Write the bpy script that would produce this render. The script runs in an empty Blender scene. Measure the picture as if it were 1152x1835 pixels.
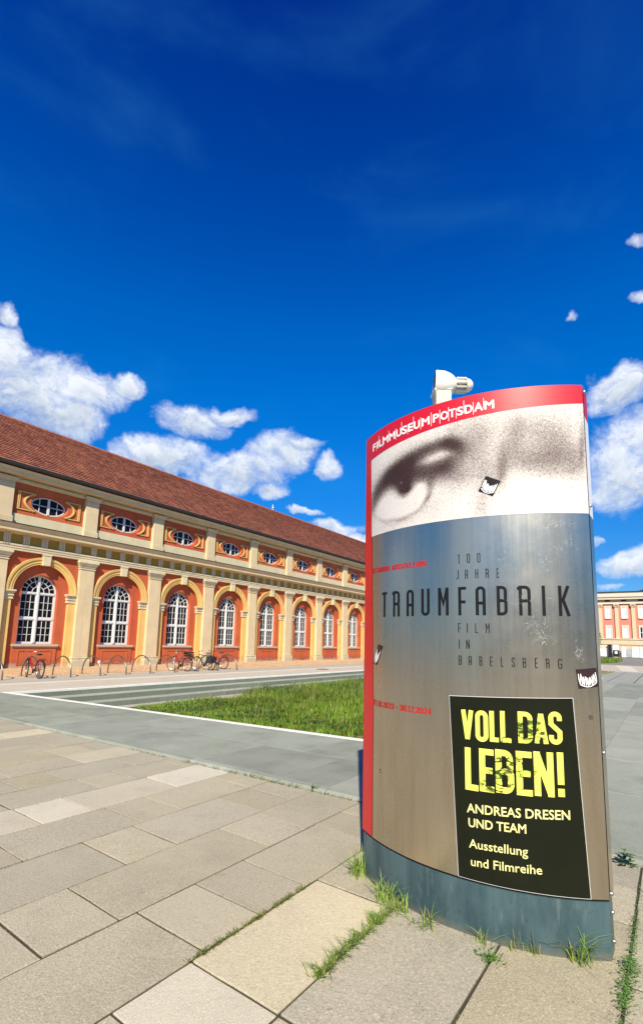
import bpy, math, random
import numpy as np
from mathutils import Matrix, Vector
random.seed(7); rng = np.random.default_rng(7)
PI = math.pi; R = math.radians
SC = bpy.context.scene
COL = SC.collection

# ------------------------------------------------------------------ camera
F_PX, CX, CY = 874.77, 559.95, 1025.23          # photograph is 1152 x 1835, a crop of a taller wide-angle frame
cd = bpy.data.cameras.new('camera'); cam = bpy.data.objects.new('camera', cd); COL.objects.link(cam)
cd.sensor_fit = 'HORIZONTAL'; cd.sensor_width = 36.0
cd.lens = F_PX / 1152 * 36.0
cd.shift_x = (576 - CX) / 1152; cd.shift_y = (CY - 917.5) / 1152
cd.clip_start = 0.05; cd.clip_end = 4000
rt, up, fw = Vector((0.999642, -0.003746, 0.026495)), Vector((-0.026758, -0.139949, 0.989797)), Vector((0, 0.990152, 0.139999))
m = Matrix((rt, up, -fw)).transposed().to_4x4(); m.translation = (0, 0, 1.5)
cam.matrix_world = m
SC.camera = cam

# ------------------------------------------------------------------ sun, sky, exposure
SUN_AZ, SUN_EL = R(5.0), R(40)                    # the light travels towards azimuth SUN_AZ (from +Y to +X), downwards
ld = Vector((math.sin(SUN_AZ)*math.cos(SUN_EL), math.cos(SUN_AZ)*math.cos(SUN_EL), -math.sin(SUN_EL)))
sd = bpy.data.lights.new('sun', 'SUN'); sd.energy = 5.0; sd.angle = R(0.53); sd.color = (1.0, 0.91, 0.72)
sun = bpy.data.objects.new('sun', sd); COL.objects.link(sun); sun.location = (0, -20, 30)
sun.rotation_euler = ld.to_track_quat('-Z', 'Y').to_euler()

SC.view_settings.view_transform = 'Standard'; SC.view_settings.look = 'None'
SC.view_settings.exposure = 0.58; SC.view_settings.gamma = 1.0; SC.view_settings.use_curve_mapping = False

SKY_STRENGTH = 0.088
CLOUDS = [(-0.555, 0.428, 0.097, 0.067), (-0.609, 0.475, 0.037, 0.046), (-0.495, 0.396, 0.075, 0.037), (-0.461, 0.441, 0.068, 0.035), (-0.386, 0.466, 0.035, 0.017), (-0.614, 0.534, 0.018, 0.017), (-0.541, 0.468, 0.036, 0.022), (-0.262, 0.421, 0.07, 0.033), (-0.188, 0.442, 0.041, 0.018), (-0.296, 0.349, 0.109, 0.033), (-0.17, 0.329, 0.109, 0.041), (-0.072, 0.379, 0.074, 0.041), (-0.34, 0.359, 0.053, 0.023), (-0.098, 0.296, 0.04, 0.016), (0.03, 0.359, 0.029, 0.026), (-0.037, 0.402, 0.05, 0.013), (0.044, 0.239, 0.053, 0.016), (0.091, 0.216, 0.037, 0.014), (-0.021, 0.265, 0.04, 0.007), (0.576, 0.439, 0.043, 0.034), (0.589, 0.313, 0.062, 0.074), (0.632, 0.35, 0.06, 0.045), (0.538, 0.192, 0.012, 0.009), (0.58, 0.142, 0.049, 0.023), (0.544, 0.103, 0.02, 0.007), (0.627, 0.639, 0.015, 0.009), (0.617, 0.566, 0.02, 0.007), (0.505, 0.559, 0.011, 0.007),
 # cumulus continued outside the frame; larger low clouds added to pale the steel's reflection
 (-1.45, 0.15, 0.26, 0.05), (-2.35, 0.17, 0.30, 0.06), (2.95, 0.24, 0.22, 0.09), (-2.95, 0.30, 0.16, 0.06), (-0.95, 0.36, 0.12, 0.05), (0.85, 0.30, 0.10, 0.06), (1.35, 0.26, 0.14, 0.04), (-1.6, 0.34, 0.14, 0.05), (2.0, 0.30, 0.12, 0.04), (-2.3, 0.26, 0.14, 0.05)]

class NG:
    """tiny helper for node trees"""
    def __init__(s, nt): s.nt = nt; s.n = nt.nodes; s.l = nt.links
    def new(s, t, **k):
        n = s.n.new(t)
        for a, b in k.items(): setattr(n, a, b)
        return n
    def lk(s, a, b): s.l.new(a, b)
    def put(s, sock, v):
        if isinstance(v, bpy.types.NodeSocket): s.l.new(v, sock)
        else: sock.default_value = v
    def math(s, op, a, b=None, c=None, clamp=False):
        n = s.new('ShaderNodeMath', operation=op, use_clamp=clamp)
        s.put(n.inputs[0], a)
        if b is not None: s.put(n.inputs[1], b)
        if c is not None: s.put(n.inputs[2], c)
        return n.outputs[0]
    def vmath(s, op, a, b=None):
        n = s.new('ShaderNodeVectorMath', operation=op); s.put(n.inputs[0], a)
        if b is not None: s.put(n.inputs[1], b)
        return n.outputs[0]
    def noise(s, vec, scale, detail=4, rough=0.5, dist=0.0, out=0):
        n = s.new('ShaderNodeTexNoise'); s.put(n.inputs['Vector'], vec)
        n.inputs['Scale'].default_value = scale; n.inputs['Detail'].default_value = detail
        n.inputs['Roughness'].default_value = rough; n.inputs['Distortion'].default_value = dist
        return n.outputs[out]
    def rng(s, v, a, b, c=0.0, d=1.0, smooth=False):
        n = s.new('ShaderNodeMapRange'); n.interpolation_type = 'SMOOTHSTEP' if smooth else 'LINEAR'
        s.put(n.inputs[0], v)
        for i, x in enumerate((a, b, c, d)): s.put(n.inputs[i+1], x)
        return n.outputs[0]
    def mix(s, f, a, b, blend='MIX'):
        n = s.new('ShaderNodeMix', data_type='RGBA', blend_type=blend)
        s.put(n.inputs[0], f); s.put(n.inputs[6], a if not isinstance(a, tuple) else (*a[:3], 1)); s.put(n.inputs[7], b if not isinstance(b, tuple) else (*b[:3], 1))
        return n.outputs[2]
    def bump(s, h, strength, dist=0.01, normal=None):
        n = s.new('ShaderNodeBump'); s.put(n.inputs['Height'], h); n.inputs['Strength'].default_value = strength
        n.inputs['Distance'].default_value = dist
        return n.outputs[0]

def make_world():
    w = bpy.data.worlds.new('World'); SC.world = w; w.use_nodes = True
    g = NG(w.node_tree); g.n.clear()
    sky = g.new('ShaderNodeTexSky'); sky.sky_type = 'NISHITA'; sky.sun_disc = False
    sky.sun_elevation = SUN_EL; sky.sun_rotation = PI + SUN_AZ
    sky.altitude = 0; sky.air_density = 1.0; sky.dust_density = 0.3; sky.ozone_density = 3.0
    tc = g.new('ShaderNodeTexCoord'); d = tc.outputs['Generated']
    sep = g.new('ShaderNodeSeparateXYZ'); g.lk(d, sep.inputs[0])
    hs = g.new('ShaderNodeHueSaturation'); hs.inputs['Hue'].default_value = 0.506; hs.inputs['Saturation'].default_value = 1.30
    hs.inputs['Value'].default_value = 1.0
    g.lk(sky.outputs[0], hs.inputs['Color'])
    # colour by height, as the phone rendered it: cyan-blue low, ultramarine high
    cr = g.new('ShaderNodeValToRGB'); e = cr.color_ramp.elements; cr.color_ramp.interpolation = 'B_SPLINE' if False else 'LINEAR'
    stops = [(0.0,(.30,.55,.88)),(.13,(.28,.60,.90)),(.22,(.17,.70,1.02)),(.31,(.08,.82,1.20)),(.454,(0,.95,1.38)),(.56,(0,.91,1.42)),(.70,(0,.62,1.25)),(.84,(0,.34,1.0)),(1.0,(0,.22,.85))]
    while len(e) < len(stops): e.new(0.5)
    for q, (p_, c_) in zip(e, stops): q.position = p_; q.color = (c_[0]/2, c_[1]/2, c_[2]/2, 1)
    g.lk(sep.outputs[2], cr.inputs[0])
    dbl = g.vmath('MULTIPLY', cr.outputs[0], (2,2,2))
    skyc = g.vmath('MULTIPLY', hs.outputs[0], dbl)
    # clouds, by direction
    nz = g.noise(d, 4.5, 3, 0.55, out=1); nz = g.vmath('SUBTRACT', nz, (0.5, 0.5, 0.5))
    sc = g.new('ShaderNodeVectorMath', operation='SCALE'); g.lk(nz, sc.inputs[0]); sc.inputs['Scale'].default_value = 0.07
    nz2 = g.noise(d, 17, 4, 0.6, out=1); nz2 = g.vmath('SUBTRACT', nz2, (0.5, 0.5, 0.5))
    sc2 = g.new('ShaderNodeVectorMath', operation='SCALE'); g.lk(nz2, sc2.inputs[0]); sc2.inputs['Scale'].default_value = 0.035
    dd = g.vmath('ADD', g.vmath('ADD', d, sc.outputs[0]), sc2.outputs[0])
    sp = g.new('ShaderNodeSeparateXYZ'); g.lk(dd, sp.inputs[0])
    az = g.math('ARCTAN2', sp.outputs[0], sp.outputs[1]); el = g.math('ARCSINE', sp.outputs[2])
    dens = None; under = None
    for (a, e, ra, re) in CLOUDS:
        u = g.math('MULTIPLY', g.math('SUBTRACT', az, a), 1/ra)
        v = g.math('MULTIPLY', g.math('SUBTRACT', el, e), 1/re)
        q = g.math('SUBTRACT', 1.0, g.math('MULTIPLY_ADD', u, u, g.math('MULTIPLY', v, v)))
        if ra*re < 0.00022: q = g.math('MULTIPLY_ADD', q, 0.62, -0.22)     # the small scraps stay thin
        dens = q if dens is None else g.math('MAXIMUM', dens, q)
        # pillow: how high in the cloud
        t = g.math('MULTIPLY', g.math('MAXIMUM', g.math('ADD', q, 0.5), 0.0), v)
        under = t if under is None else g.math('ADD', under, t)
    dens = g.math('MAXIMUM', dens, -3.0)
    fb = g.noise(dd, 19, 8, 0.60); fb2 = g.noise(d, 7, 4, 0.5)
    dens = g.math('ADD', g.math('MULTIPLY_ADD', dens, 1.15, 0.20), g.math('MULTIPLY', g.math('SUBTRACT', fb, 0.5), 3.1))
    dens = g.math('ADD', dens, g.math('MULTIPLY', g.math('SUBTRACT', fb2, 0.5), 0.9))
    wisp = g.rng(g.noise(g.vmath('MULTIPLY', dd, (1,1,1.6)), 30, 5, 0.65), 0.35, 0.62, 0.55, 1.0)
    mask = g.math('MULTIPLY', g.rng(dens, -0.40, 1.05, 0.0, 0.97, True), g.math('MAXIMUM', wisp, g.rng(dens, 0.6, 1.3)), clamp=True)
    off = g.vmath('ADD', dd, (0.0, 0.0, 0.012)); fbo = g.noise(off, 19, 8, 0.60)
    relief = g.math('ADD', g.math('MULTIPLY', g.math('SUBTRACT', fb, fbo), 2.0), g.math('MULTIPLY', g.math('SUBTRACT', g.noise(d, 9, 4, 0.5), 0.5), 1.1))
    shade = g.math('ADD', g.rng(under, -0.9, 0.9, 0.25, 0.95), relief, clamp=True)
    thick = g.rng(dens, 0.2, 1.8, 1.0, 0.86)
    ccol = g.mix(shade, (4.1, 4.9, 6.2), (8.0, 8.4, 9.0))
    ccol = g.mix(1.0, ccol, g.new('ShaderNodeCombineColor').outputs[0], 'MULTIPLY')
    c3 = ccol.node.inputs[7].links[0].from_node
    for i in range(3): g.put(c3.inputs[i], thick)
    # faint high veil
    veil = g.rng(g.noise(g.vmath('MULTIPLY', d, (1.0, 1.0, 2.2)), 2.6, 5, 0.55, 0.6), 0.50, 0.80, 0.0, 0.09, True)
    s1 = g.mix(veil, skyc, (0.6, 3.6, 6.4))
    out = g.mix(mask, s1, ccol)
    bg = g.new('ShaderNodeBackground'); bg.inputs[1].default_value = SKY_STRENGTH
    g.lk(out, bg.inputs[0]); o = g.new('ShaderNodeOutputWorld'); g.lk(bg.outputs[0], o.inputs[0])
make_world()
SC.cycles.max_bounces = 6; SC.cycles.diffuse_bounces = 2; SC.cycles.glossy_bounces = 3
SC.cycles.transparent_max_bounces = 4; SC.cycles.sample_clamp_indirect = 6

# ------------------------------------------------------------------ frames of reference
AL = 0.629252; SA, CA = math.sin(AL), math.cos(AL); RZ = PI/2 - AL
def W(s, n, z=0.0): return Vector((s*SA - n*CA, s*CA + n*SA, z))   # s runs along the long facade, n towards it
def px(P):
    d = Vector(P) - Vector((0, 0, 1.5)); k = d.dot(fw)
    if k <= 0.02: return None
    return CX + F_PX*d.dot(rt)/k, CY - F_PX*d.dot(up)/k

# ------------------------------------------------------------------ materials
MATS = {}
def mat(name, col, rough=0.8, var=0.12, scale=4.0, bump=0.0, bscale=60.0, metal=0.0, col2=None, rand=0.0, spec=0.5, dirt=0.0, island=0.0, bdist=0.01, stretch=None, streak=0.0):
    m = bpy.data.materials.new(name); m.use_nodes = True; g = NG(m.node_tree); p = g.n['Principled BSDF']
    tc = g.new('ShaderNodeTexCoord'); v = tc.outputs['Object']
    oi = g.new('ShaderNodeObjectInfo')
    if rand:
        cx = g.new('ShaderNodeCombineXYZ'); r10 = g.math('MULTIPLY', oi.outputs['Random'], 37.0)
        for i in range(3): g.put(cx.inputs[i], r10)
        v = g.vmath('ADD', v, cx.outputs[0])
    vs = v if not stretch else g.vmath('MULTIPLY', v, stretch)
    n1 = g.noise(vs, scale, 5, 0.6)
    c = g.mix(g.rng(n1, 0.3, 0.7), tuple(x*(1-var) for x in col), tuple(min(1, x*(1+var)) for x in (col2 or col)))
    if rand or island:
        src = oi.outputs['Random'] if rand else g.new('ShaderNodeNewGeometry').outputs['Random Per Island']
        f = g.rng(src, 0, 1, 1-(rand or island), 1+(rand or island))
        h = g.new('ShaderNodeHueSaturation'); g.lk(c, h.inputs['Color']); g.put(h.inputs['Value'], f)
        g.put(h.inputs['Hue'], g.rng(src, 0, 1, 0.494, 0.506)); c = h.outputs[0]
    if streak:
        sv = g.vmath('MULTIPLY', v, (1.0, 1.0, 0.10)); n3 = g.noise(sv, 3.2, 5, 0.7); n4 = g.noise(v, 0.45, 4, 0.6)
        c = g.mix(g.math('MULTIPLY', g.rng(n3, 0.50, 0.72, 0, streak), g.rng(n4, .35, .65)), c, tuple(x*0.62 for x in col)); c = g.mix(g.rng(n4, 0.52, 0.72, 0, streak*.5), c, tuple(min(1, x*1.22+.03) for x in col))
    if streak:
        z_ = g.new('ShaderNodeSeparateXYZ'); g.lk(tc.outputs['Object'], z_.inputs[0]); hgt = g.math('ADD', z_.outputs[2], g.math('MULTIPLY', g.noise(v, 2.6, 6, .7), -1.1))
        c = g.mix(g.rng(hgt, -.35, -.10, .5, 0), c, tuple(x*.45+.03 for x in col)); c = g.mix(g.math('MULTIPLY', g.rng(hgt, -.42, -.38, 1, 0), g.rng(z_.outputs[2], -.1, .35, .9, 0)), c, (0.50,0.42,0.33))
    if dirt:
        n2 = g.noise(v, scale*0.35, 6, 0.65); c = g.mix(g.rng(n2, 0.52, 0.75, 0, dirt), c, tuple(x*0.45 for x in col))
    g.put(p.inputs['Base Color'], c); p.inputs['Roughness'].default_value = rough; p.inputs['Metallic'].default_value = metal
    p.inputs['Specular IOR Level'].default_value = spec
    if bump: g.put(p.inputs['Normal'], g.bump(g.noise(v, bscale, 4, 0.6), bump, bdist))
    MATS[name] = m; return m

mat('cream', (0.63, 0.495, 0.30), 0.85, 0.07, 1.6, 0.25, 40, dirt=0.12, rand=0.025, streak=0.55)
mat('cream_pale', (0.63, 0.535, 0.345), 0.85, 0.07, 2.0, 0.2, 40, dirt=0.12, rand=0.025, streak=0.55)
mat('yellow', (0.68, 0.43, 0.14), 0.85, 0.08, 1.6, 0.25, 40, dirt=0.1, rand=0.025, streak=0.55)
mat('ochre', (0.36, 0.22, 0.035), 0.85, 0.08, 3)
mat('red_render', (0.47, 0.098, 0.032), 0.85, 0.13, 1.3, 0.3, 40, dirt=0.22, rand=0.025, streak=0.55)
mat('white_paint', (0.66, 0.66, 0.645), 0.5, 0.04)
mat('window_dark', (0.008, 0.008, 0.009), 0.25, 0.2, 2, rand=0.3, spec=0.18)
mat('roof_tile', (0.275, 0.092, 0.050), 0.85, 0.15, 0.5, 0.3, 30, island=0.26, dirt=0.22)
mat('ridge_tile', (0.30, 0.10, 0.06), 0.8, 0.15, 1)
mat('dark_sheet', (0.028, 0.026, 0.028), 0.5, 0.2)
mat('grey_sheet', (0.22, 0.20, 0.17), 0.6, 0.15)
mat('stone_sill', (0.50, 0.40, 0.28), 0.8, 0.1)
mat('bevel_steel', (0.22, 0.205, 0.17), 0.35, 0.08, metal=0.85)
mat('tyre', (0.015, 0.015, 0.015), 0.8, 0.2)
mat('black_paint', (0.012, 0.012, 0.014), 0.35, 0.2)
mat('black_cloth', (0.02, 0.02, 0.022), 0.9, 0.2)
mat('rim_metal', (0.42, 0.42, 0.42), 0.3, 0.1, metal=0.9)
mat('bike_red', (0.26, 0.01, 0.012), 0.3, 0.1)
mat('bike_pale_red', (0.45, 0.06, 0.03), 0.4, 0.1)
mat('bike_white', (0.75, 0.74, 0.72), 0.35, 0.05)
mat('lamp_white', (0.78, 0.77, 0.71), 0.35, 0.05, 6, dirt=0.08)
mat('lamp_tan', (0.55, 0.50, 0.40), 0.5, 0.12, 9)
mat('soil', (0.075, 0.06, 0.042), 0.95, 0.3, 6, 0.5, 60)
mat('joint_dirt', (0.045, 0.038, 0.022), 0.95, 0.3, 12, 0.4, 80)
mat('hoard_white', (0.72, 0.72, 0.74), 0.6, 0.2, 1.2)
mat('hoard_grey', (0.35, 0.36, 0.37), 0.6, 0.3, 1.2)
mat('hoard_blue', (0.55, 0.62, 0.70), 0.6, 0.15, 1.2)
mat('salmon', (0.62, 0.20, 0.14), 0.85, 0.05, 1)
mat('palace_cream', (0.58, 0.45, 0.29), 0.85, 0.05, 1)
mat('palace_light', (0.62, 0.52, 0.40), 0.85, 0.05, 1)
mat('curtain', (0.62, 0.66, 0.72), 0.5, 0.12, 2, rand=0.1)
mat('bark', (0.09, 0.065, 0.045), 0.9, 0.2, 6, 0.5, 30)
mat('leaf', (0.10, 0.19, 0.03), 0.6, 0.2, 2, island=0.5)
mat('leaf_dark', (0.042, 0.095, 0.016), 0.6, 0.2, 2, island=0.5)
mat('asphalt', (0.20, 0.19, 0.17), 0.9, 0.12, 0.3, 0.3, 60)
mat('unseen_ground_dark', (0.055, 0.055, 0.055), 0.9, 0.15, 0.3)  # near-black colour for the ground sheet added behind the camera
mat('brick_old', (0.5, 0.22, 0.12), 0.9, 0.2)

def granite(name, col, rand=0.10, speck=0.35, spk_scale=160, big=0.12, warm=None):
    m = bpy.data.materials.new(name); m.use_nodes = True; g = NG(m.node_tree); p = g.n['Principled BSDF']
    tc = g.new('ShaderNodeTexCoord'); oi = g.new('ShaderNodeObjectInfo')
    cx = g.new('ShaderNodeCombineXYZ'); r10 = g.math('MULTIPLY', oi.outputs['Random'], 53.0)
    for i in range(3): g.put(cx.inputs[i], r10)
    v = g.vmath('ADD', tc.outputs['Object'], cx.outputs[0])
    c = g.mix(g.rng(g.noise(v, 2.2, 5, 0.6), 0.3, 0.7), tuple(x*(1-big) for x in col), tuple(x*(1+big) for x in (warm or col)))
    s1 = g.noise(v, spk_scale, 3, 0.65); s2 = g.noise(v, spk_scale*0.37, 4, 0.7)
    c = g.mix(g.rng(s1, 0.56, 0.68, 0, speck), c, tuple(x*0.28 for x in col))
    c = g.mix(g.rng(s1, 0.44, 0.34, 0, speck*0.9), c, tuple(min(1, x*1.75) for x in col))
    c = g.mix(g.rng(s2, 0.55, 0.72, 0, speck*0.6), c, tuple(x*0.5 for x in col))
    st = g.noise(v, 5.5, 6, 0.7); c = g.mix(g.rng(st, 0.60, 0.72, 0, 0.28), c, tuple(x*0.5 for x in col))     # stains
    gv = g.new('ShaderNodeTexVoronoi'); g.put(gv.inputs['Vector'], v); gv.inputs['Scale'].default_value = 3.1
    c = g.mix(g.math('MULTIPLY', g.rng(gv.outputs[0], .035, .05, 1, 0), .55), c, tuple(x*.4 for x in col))
    wt = g.noise(v, 1.1, 6, .75); c = g.mix(g.rng(wt, .50, .66, 0, .30), c, tuple(x*.68 for x in col))
    h = g.new('ShaderNodeHueSaturation'); g.lk(c, h.inputs['Color']); g.put(h.inputs['Value'], g.rng(oi.outputs['Random'], 0, 1, 1-rand, 1+rand))
    g.put(h.inputs['Saturation'], g.rng(g.noise(r10, 3.3), 0.3, 0.7, 0.85, 1.15))
    g.put(p.inputs['Base Color'], h.outputs[0]); p.inputs['Roughness'].default_value = 0.85; p.inputs['Specular IOR Level'].default_value = 0.25
    g.put(p.inputs['Normal'], g.bump(g.math('ADD', s1, g.math('MULTIPLY', s2, 1.5)), 0.5, 0.004))
    MATS[name] = m; return m
granite('slab_warm', (0.375, 0.333, 0.238), 0.09, 0.62, 120)
granite('slab_cream', (0.47, 0.415, 0.295), 0.06, 0.45, 120)
granite('slab_white', (0.53, 0.48, 0.37), 0.03, 0.4, 120)
granite('slab_blue', (0.255, 0.268, 0.215), 0.13, 0.3, 90, 0.2)
granite('slab_blue_pale', (0.30, 0.305, 0.25), 0.06, 0.2, 120)
granite('tread', (0.33, 0.335, 0.27), 0.06, 0.2, 60)
granite('riser_green', (0.18, 0.205, 0.16), 0.10, 0.25, 60)
granite('kerb_white', (0.72, 0.70, 0.62), 0.03, 0.15, 90)
granite('terrace_beige', (0.46, 0.40, 0.315), 0.03, 0.2, 60, 0.08)
granite('terrace_grey', (0.40, 0.365, 0.30), 0.03, 0.2, 60, 0.1)
granite('terrace_light', (0.58, 0.52, 0.42), 0.03, 0.15, 60, 0.08)
granite('plaza_far', (0.29, 0.295, 0.245), 0.0, 0.2, 8, 0.12)

def cobble_mat():
    m = bpy.data.materials.new('cobbles'); m.use_nodes = True; g = NG(m.node_tree); p = g.n['Principled BSDF']
    tc = g.new('ShaderNodeTexCoord'); v = tc.outputs['Object']
    vo = g.new('ShaderNodeTexVoronoi'); g.put(vo.inputs['Vector'], v); vo.inputs['Scale'].default_value = 6.5
    ve = g.new('ShaderNodeTexVoronoi', feature='DISTANCE_TO_EDGE'); g.put(ve.inputs['Vector'], v); ve.inputs['Scale'].default_value = 6.5
    sp = g.new('ShaderNodeSeparateColor'); g.lk(vo.outputs['Color'], sp.inputs[0])
    c = g.mix(sp.outputs[0], (0.62, 0.36, 0.17), (0.66, 0.50, 0.30))
    c = g.mix(g.rng(g.noise(v, 0.8, 5, 0.7), 0.45, 0.7, 0, 0.6), c, (0.55, 0.27, 0.12))
    c = g.mix(g.rng(ve.outputs[0], 0.0, 0.10, 1, 0), c, (0.28, 0.17, 0.09))
    g.put(p.inputs['Base Color'], c); p.inputs['Roughness'].default_value = 0.9
    g.put(p.inputs['Normal'], g.bump(g.rng(ve.outputs[0], 0, 0.25), 0.8, 0.02)); MATS['cobbles'] = m
cobble_mat()

def blade_mat(name, c1, c2, dry=(0.30, 0.26, 0.08), dryf=0.15, trans=0.25):
    m = bpy.data.materials.new(name); m.use_nodes = True; g = NG(m.node_tree); p = g.n['Principled BSDF']
    r = g.new('ShaderNodeNewGeometry').outputs['Random Per Island']; tc = g.new('ShaderNodeTexCoord')
    c = g.mix(r, c1, c2)
    pn = g.noise(tc.outputs['Object'], 0.55, 4, 0.6)
    c = g.mix(g.rng(pn, 0.45, 0.60, 0, 0.7), c, tuple(x*0.5 for x in c1)); pn2 = g.noise(tc.outputs['Object'], 1.7, 3, 0.6); c = g.mix(g.rng(pn2, 0.56, 0.70, 0, 0.55), c, (0.34, 0.36, 0.09))
    c = g.mix(g.math('LESS_THAN', g.math('FRACT', g.math('MULTIPLY', r, 17.3)), dryf), c, dry)
    g.put(p.inputs['Base Color'], c); p.inputs['Roughness'].default_value = 0.55; p.inputs['Specular IOR Level'].default_value = 0.3
    tr = g.new('ShaderNodeBsdfTranslucent'); g.put(tr.inputs[0], c); mx = g.new('ShaderNodeMixShader'); mx.inputs[0].default_value = trans
    g.lk(p.outputs[0], mx.inputs[1]); g.lk(tr.outputs[0], mx.inputs[2]); g.lk(mx.outputs[0], g.n['Material Output'].inputs[0])
    MATS[name] = m
blade_mat('lawn_blade', (0.10, 0.19, 0.012), (0.25, 0.40, 0.03), dryf=0.10)
blade_mat('dry_blade', (0.24, 0.25, 0.06), (0.40, 0.38, 0.12), dryf=0.35)
blade_mat('tuft_blade', (0.17, 0.29, 0.04), (0.36, 0.50, 0.10), dryf=0.06)
blade_mat('moss_blade', (0.055, 0.085, 0.018), (0.13, 0.17, 0.04), dryf=0.2)

# ------------------------------------------------------------------ mesh helpers
class MB:
    def __init__(s): s.v = []; s.f = []
    def add(s, vs, fs):
        b = len(s.v); s.v += [tuple(x) for x in vs]; s.f += [tuple(b+i for i in f) for f in fs]; return s
    def box(s, x0, x1, y0, y1, z0, z1):
        return s.add([(x0,y0,z0),(x1,y0,z0),(x1,y1,z0),(x0,y1,z0),(x0,y0,z1),(x1,y0,z1),(x1,y1,z1),(x0,y1,z1)],
                     [(3,2,1,0),(4,5,6,7),(0,1,5,4),(1,2,6,5),(2,3,7,6),(3,0,4,7)])
    def cbox(s, x0, x1, y0, y1, z0, z1, c):    # box with a chamfered front rim (front = -y)
        vs = [(x0,y1,z0),(x1,y1,z0),(x1,y1,z1),(x0,y1,z1),(x0,y0+c,z0),(x1,y0+c,z0),(x1,y0+c,z1),(x0,y0+c,z1),
              (x0+c,y0,z0+c),(x1-c,y0,z0+c),(x1-c,y0,z1-c),(x0+c,y0,z1-c)]
        return s.add(vs, [(0,1,2,3),(0,4,5,1),(1,5,6,2),(2,6,7,3),(3,7,4,0),(4,8,9,5),(5,9,10,6),(6,10,11,7),(7,11,8,4),(8,11,10,9)])
    def slab(s, pts, z0, z1, c=0.006, tilt=None):   # prism over a polygon with a chamfered top; pts ccw
        n = len(pts); cx = sum(p[0] for p in pts)/n; cy = sum(p[1] for p in pts)/n
        tz = tilt or (lambda x, y: 0)
        ins = []
        for x, y in pts:
            dx, dy = cx-x, cy-y; L = math.hypot(dx, dy); k = c*1.4/L; ins.append((x+dx*k, y+dy*k))
        vs = [(x,y,z0) for x,y in pts] + [(x,y,z1-c+tz(x,y)) for x,y in pts] + [(x,y,z1+tz(x,y)) for x,y in ins]
        fs = [tuple(range(2*n, 3*n))]
        for i in range(n):
            j = (i+1) % n; fs += [(i,j,n+j,n+i),(n+i,n+j,2*n+j,2*n+i)]
        return s.add(vs, fs)
    def extr(s, prof, x0, x1):      # closed profile of (y, z) pushed along x
        n = len(prof); vs = [(x0,y,z) for y,z in prof] + [(x1,y,z) for y,z in prof]
        return s.add(vs, [tuple(range(n)), tuple(range(2*n-1, n-1, -1))] + [(i,(i+1)%n,n+(i+1)%n,n+i) for i in range(n)])
    def tube(s, pts, r, seg=6, caps=True, closed=False):
        pts = [Vector(p) for p in pts]; n = len(pts); base = len(s.v); ring = []
        prev = None
        for i, p in enumerate(pts):
            if closed: t = pts[(i+1)%n]-pts[i-1]
            else: t = (pts[min(i+1,n-1)]-pts[max(i-1,0)])
            t.normalize()
            if prev is None:
                a = Vector((0,0,1)) if abs(t.z) < 0.9 else Vector((1,0,0)); u = t.cross(a).normalized()
            else:
                u = (prev - t*prev.dot(t)).normalized()
            prev = u; w = t.cross(u); rr = r[i] if isinstance(r, (list, tuple)) else r
            s.v += [tuple(p + (u*math.cos(2*PI*k/seg) + w*math.sin(2*PI*k/seg))*rr) for k in range(seg)]
        for i in range(n if closed else n-1):
            j = (i+1) % n
            for k in range(seg):
                l = (k+1) % seg; s.f.append((base+i*seg+k, base+i*seg+l, base+j*seg+l, base+j*seg+k))
        if caps and not closed:
            s.f.append(tuple(base+k for k in range(seg))[::-1]); s.f.append(tuple(base+(n-1)*seg+k for k in range(seg)))
        return s
    def lathe(s, prof, o, axis, seg=20, a0=0, a1=2*PI):   # prof of (radius, along)
        axis = Vector(axis).normalized(); a = Vector((0,0,1)) if abs(axis.z) < 0.9 else Vector((1,0,0))
        u = axis.cross(a).normalized(); w = axis.cross(u); o = Vector(o); b = len(s.v); full = abs(a1-a0-2*PI) < 1e-6
        m = seg if full else seg+1
        for r_, h in prof:
            for k in range(m):
                t = a0+(a1-a0)*k/seg; s.v.append(tuple(o + axis*h + (u*math.cos(t)+w*math.sin(t))*r_))
        for i in range(len(prof)-1):
            for k in range(seg):
                l = (k+1) % m; s.f.append((b+i*m+k, b+i*m+l, b+(i+1)*m+l, b+(i+1)*m+k))
        return s
    def build(s, name, mt, parent=None, smooth=False, loc=None, rz=None):
        me = bpy.data.meshes.new(name); me.from_pydata(s.v, [], s.f); me.update()
        if smooth: me.polygons.foreach_set('use_smooth', [True]*len(me.polygons))
        if mt: me.materials.append(MATS[mt] if isinstance(mt, str) else mt)
        o = bpy.data.objects.new(name, me); COL.objects.link(o)
        if parent is not None: o.parent = parent
        if loc is not None: o.location = loc
        if rz is not None: o.rotation_euler = (0, 0, rz)
        return o
def put(mesh_or_obj, name, parent, loc=(0,0,0), rz=0, scale=None):   # another object on the same mesh
    me = mesh_or_obj.data if hasattr(mesh_or_obj, 'data') else mesh_or_obj
    o = bpy.data.objects.new(name, me); COL.objects.link(o); o.parent = parent; o.location = loc; o.rotation_euler = (0,0,rz)
    if scale: o.scale = scale
    return o
def empty(name, loc=(0,0,0), rz=0):
    o = bpy.data.objects.new(name, None); COL.objects.link(o); o.location = loc; o.rotation_euler = (0,0,rz); o.empty_display_size = 0.1; return o
def tag(o, label=None, cat=None, group=None, kind=None):
    if label: o['label'] = label
    if cat: o['category'] = cat
    if group: o['group'] = group
    if kind: o['kind'] = kind
    return o
def poly_band(outer, inner):   # faces between two equally long point loops given as vertex lists
    n = len(outer); return outer + inner, [(i, (i+1) % n, n+(i+1) % n, n+i) for i in range(n)]

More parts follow.
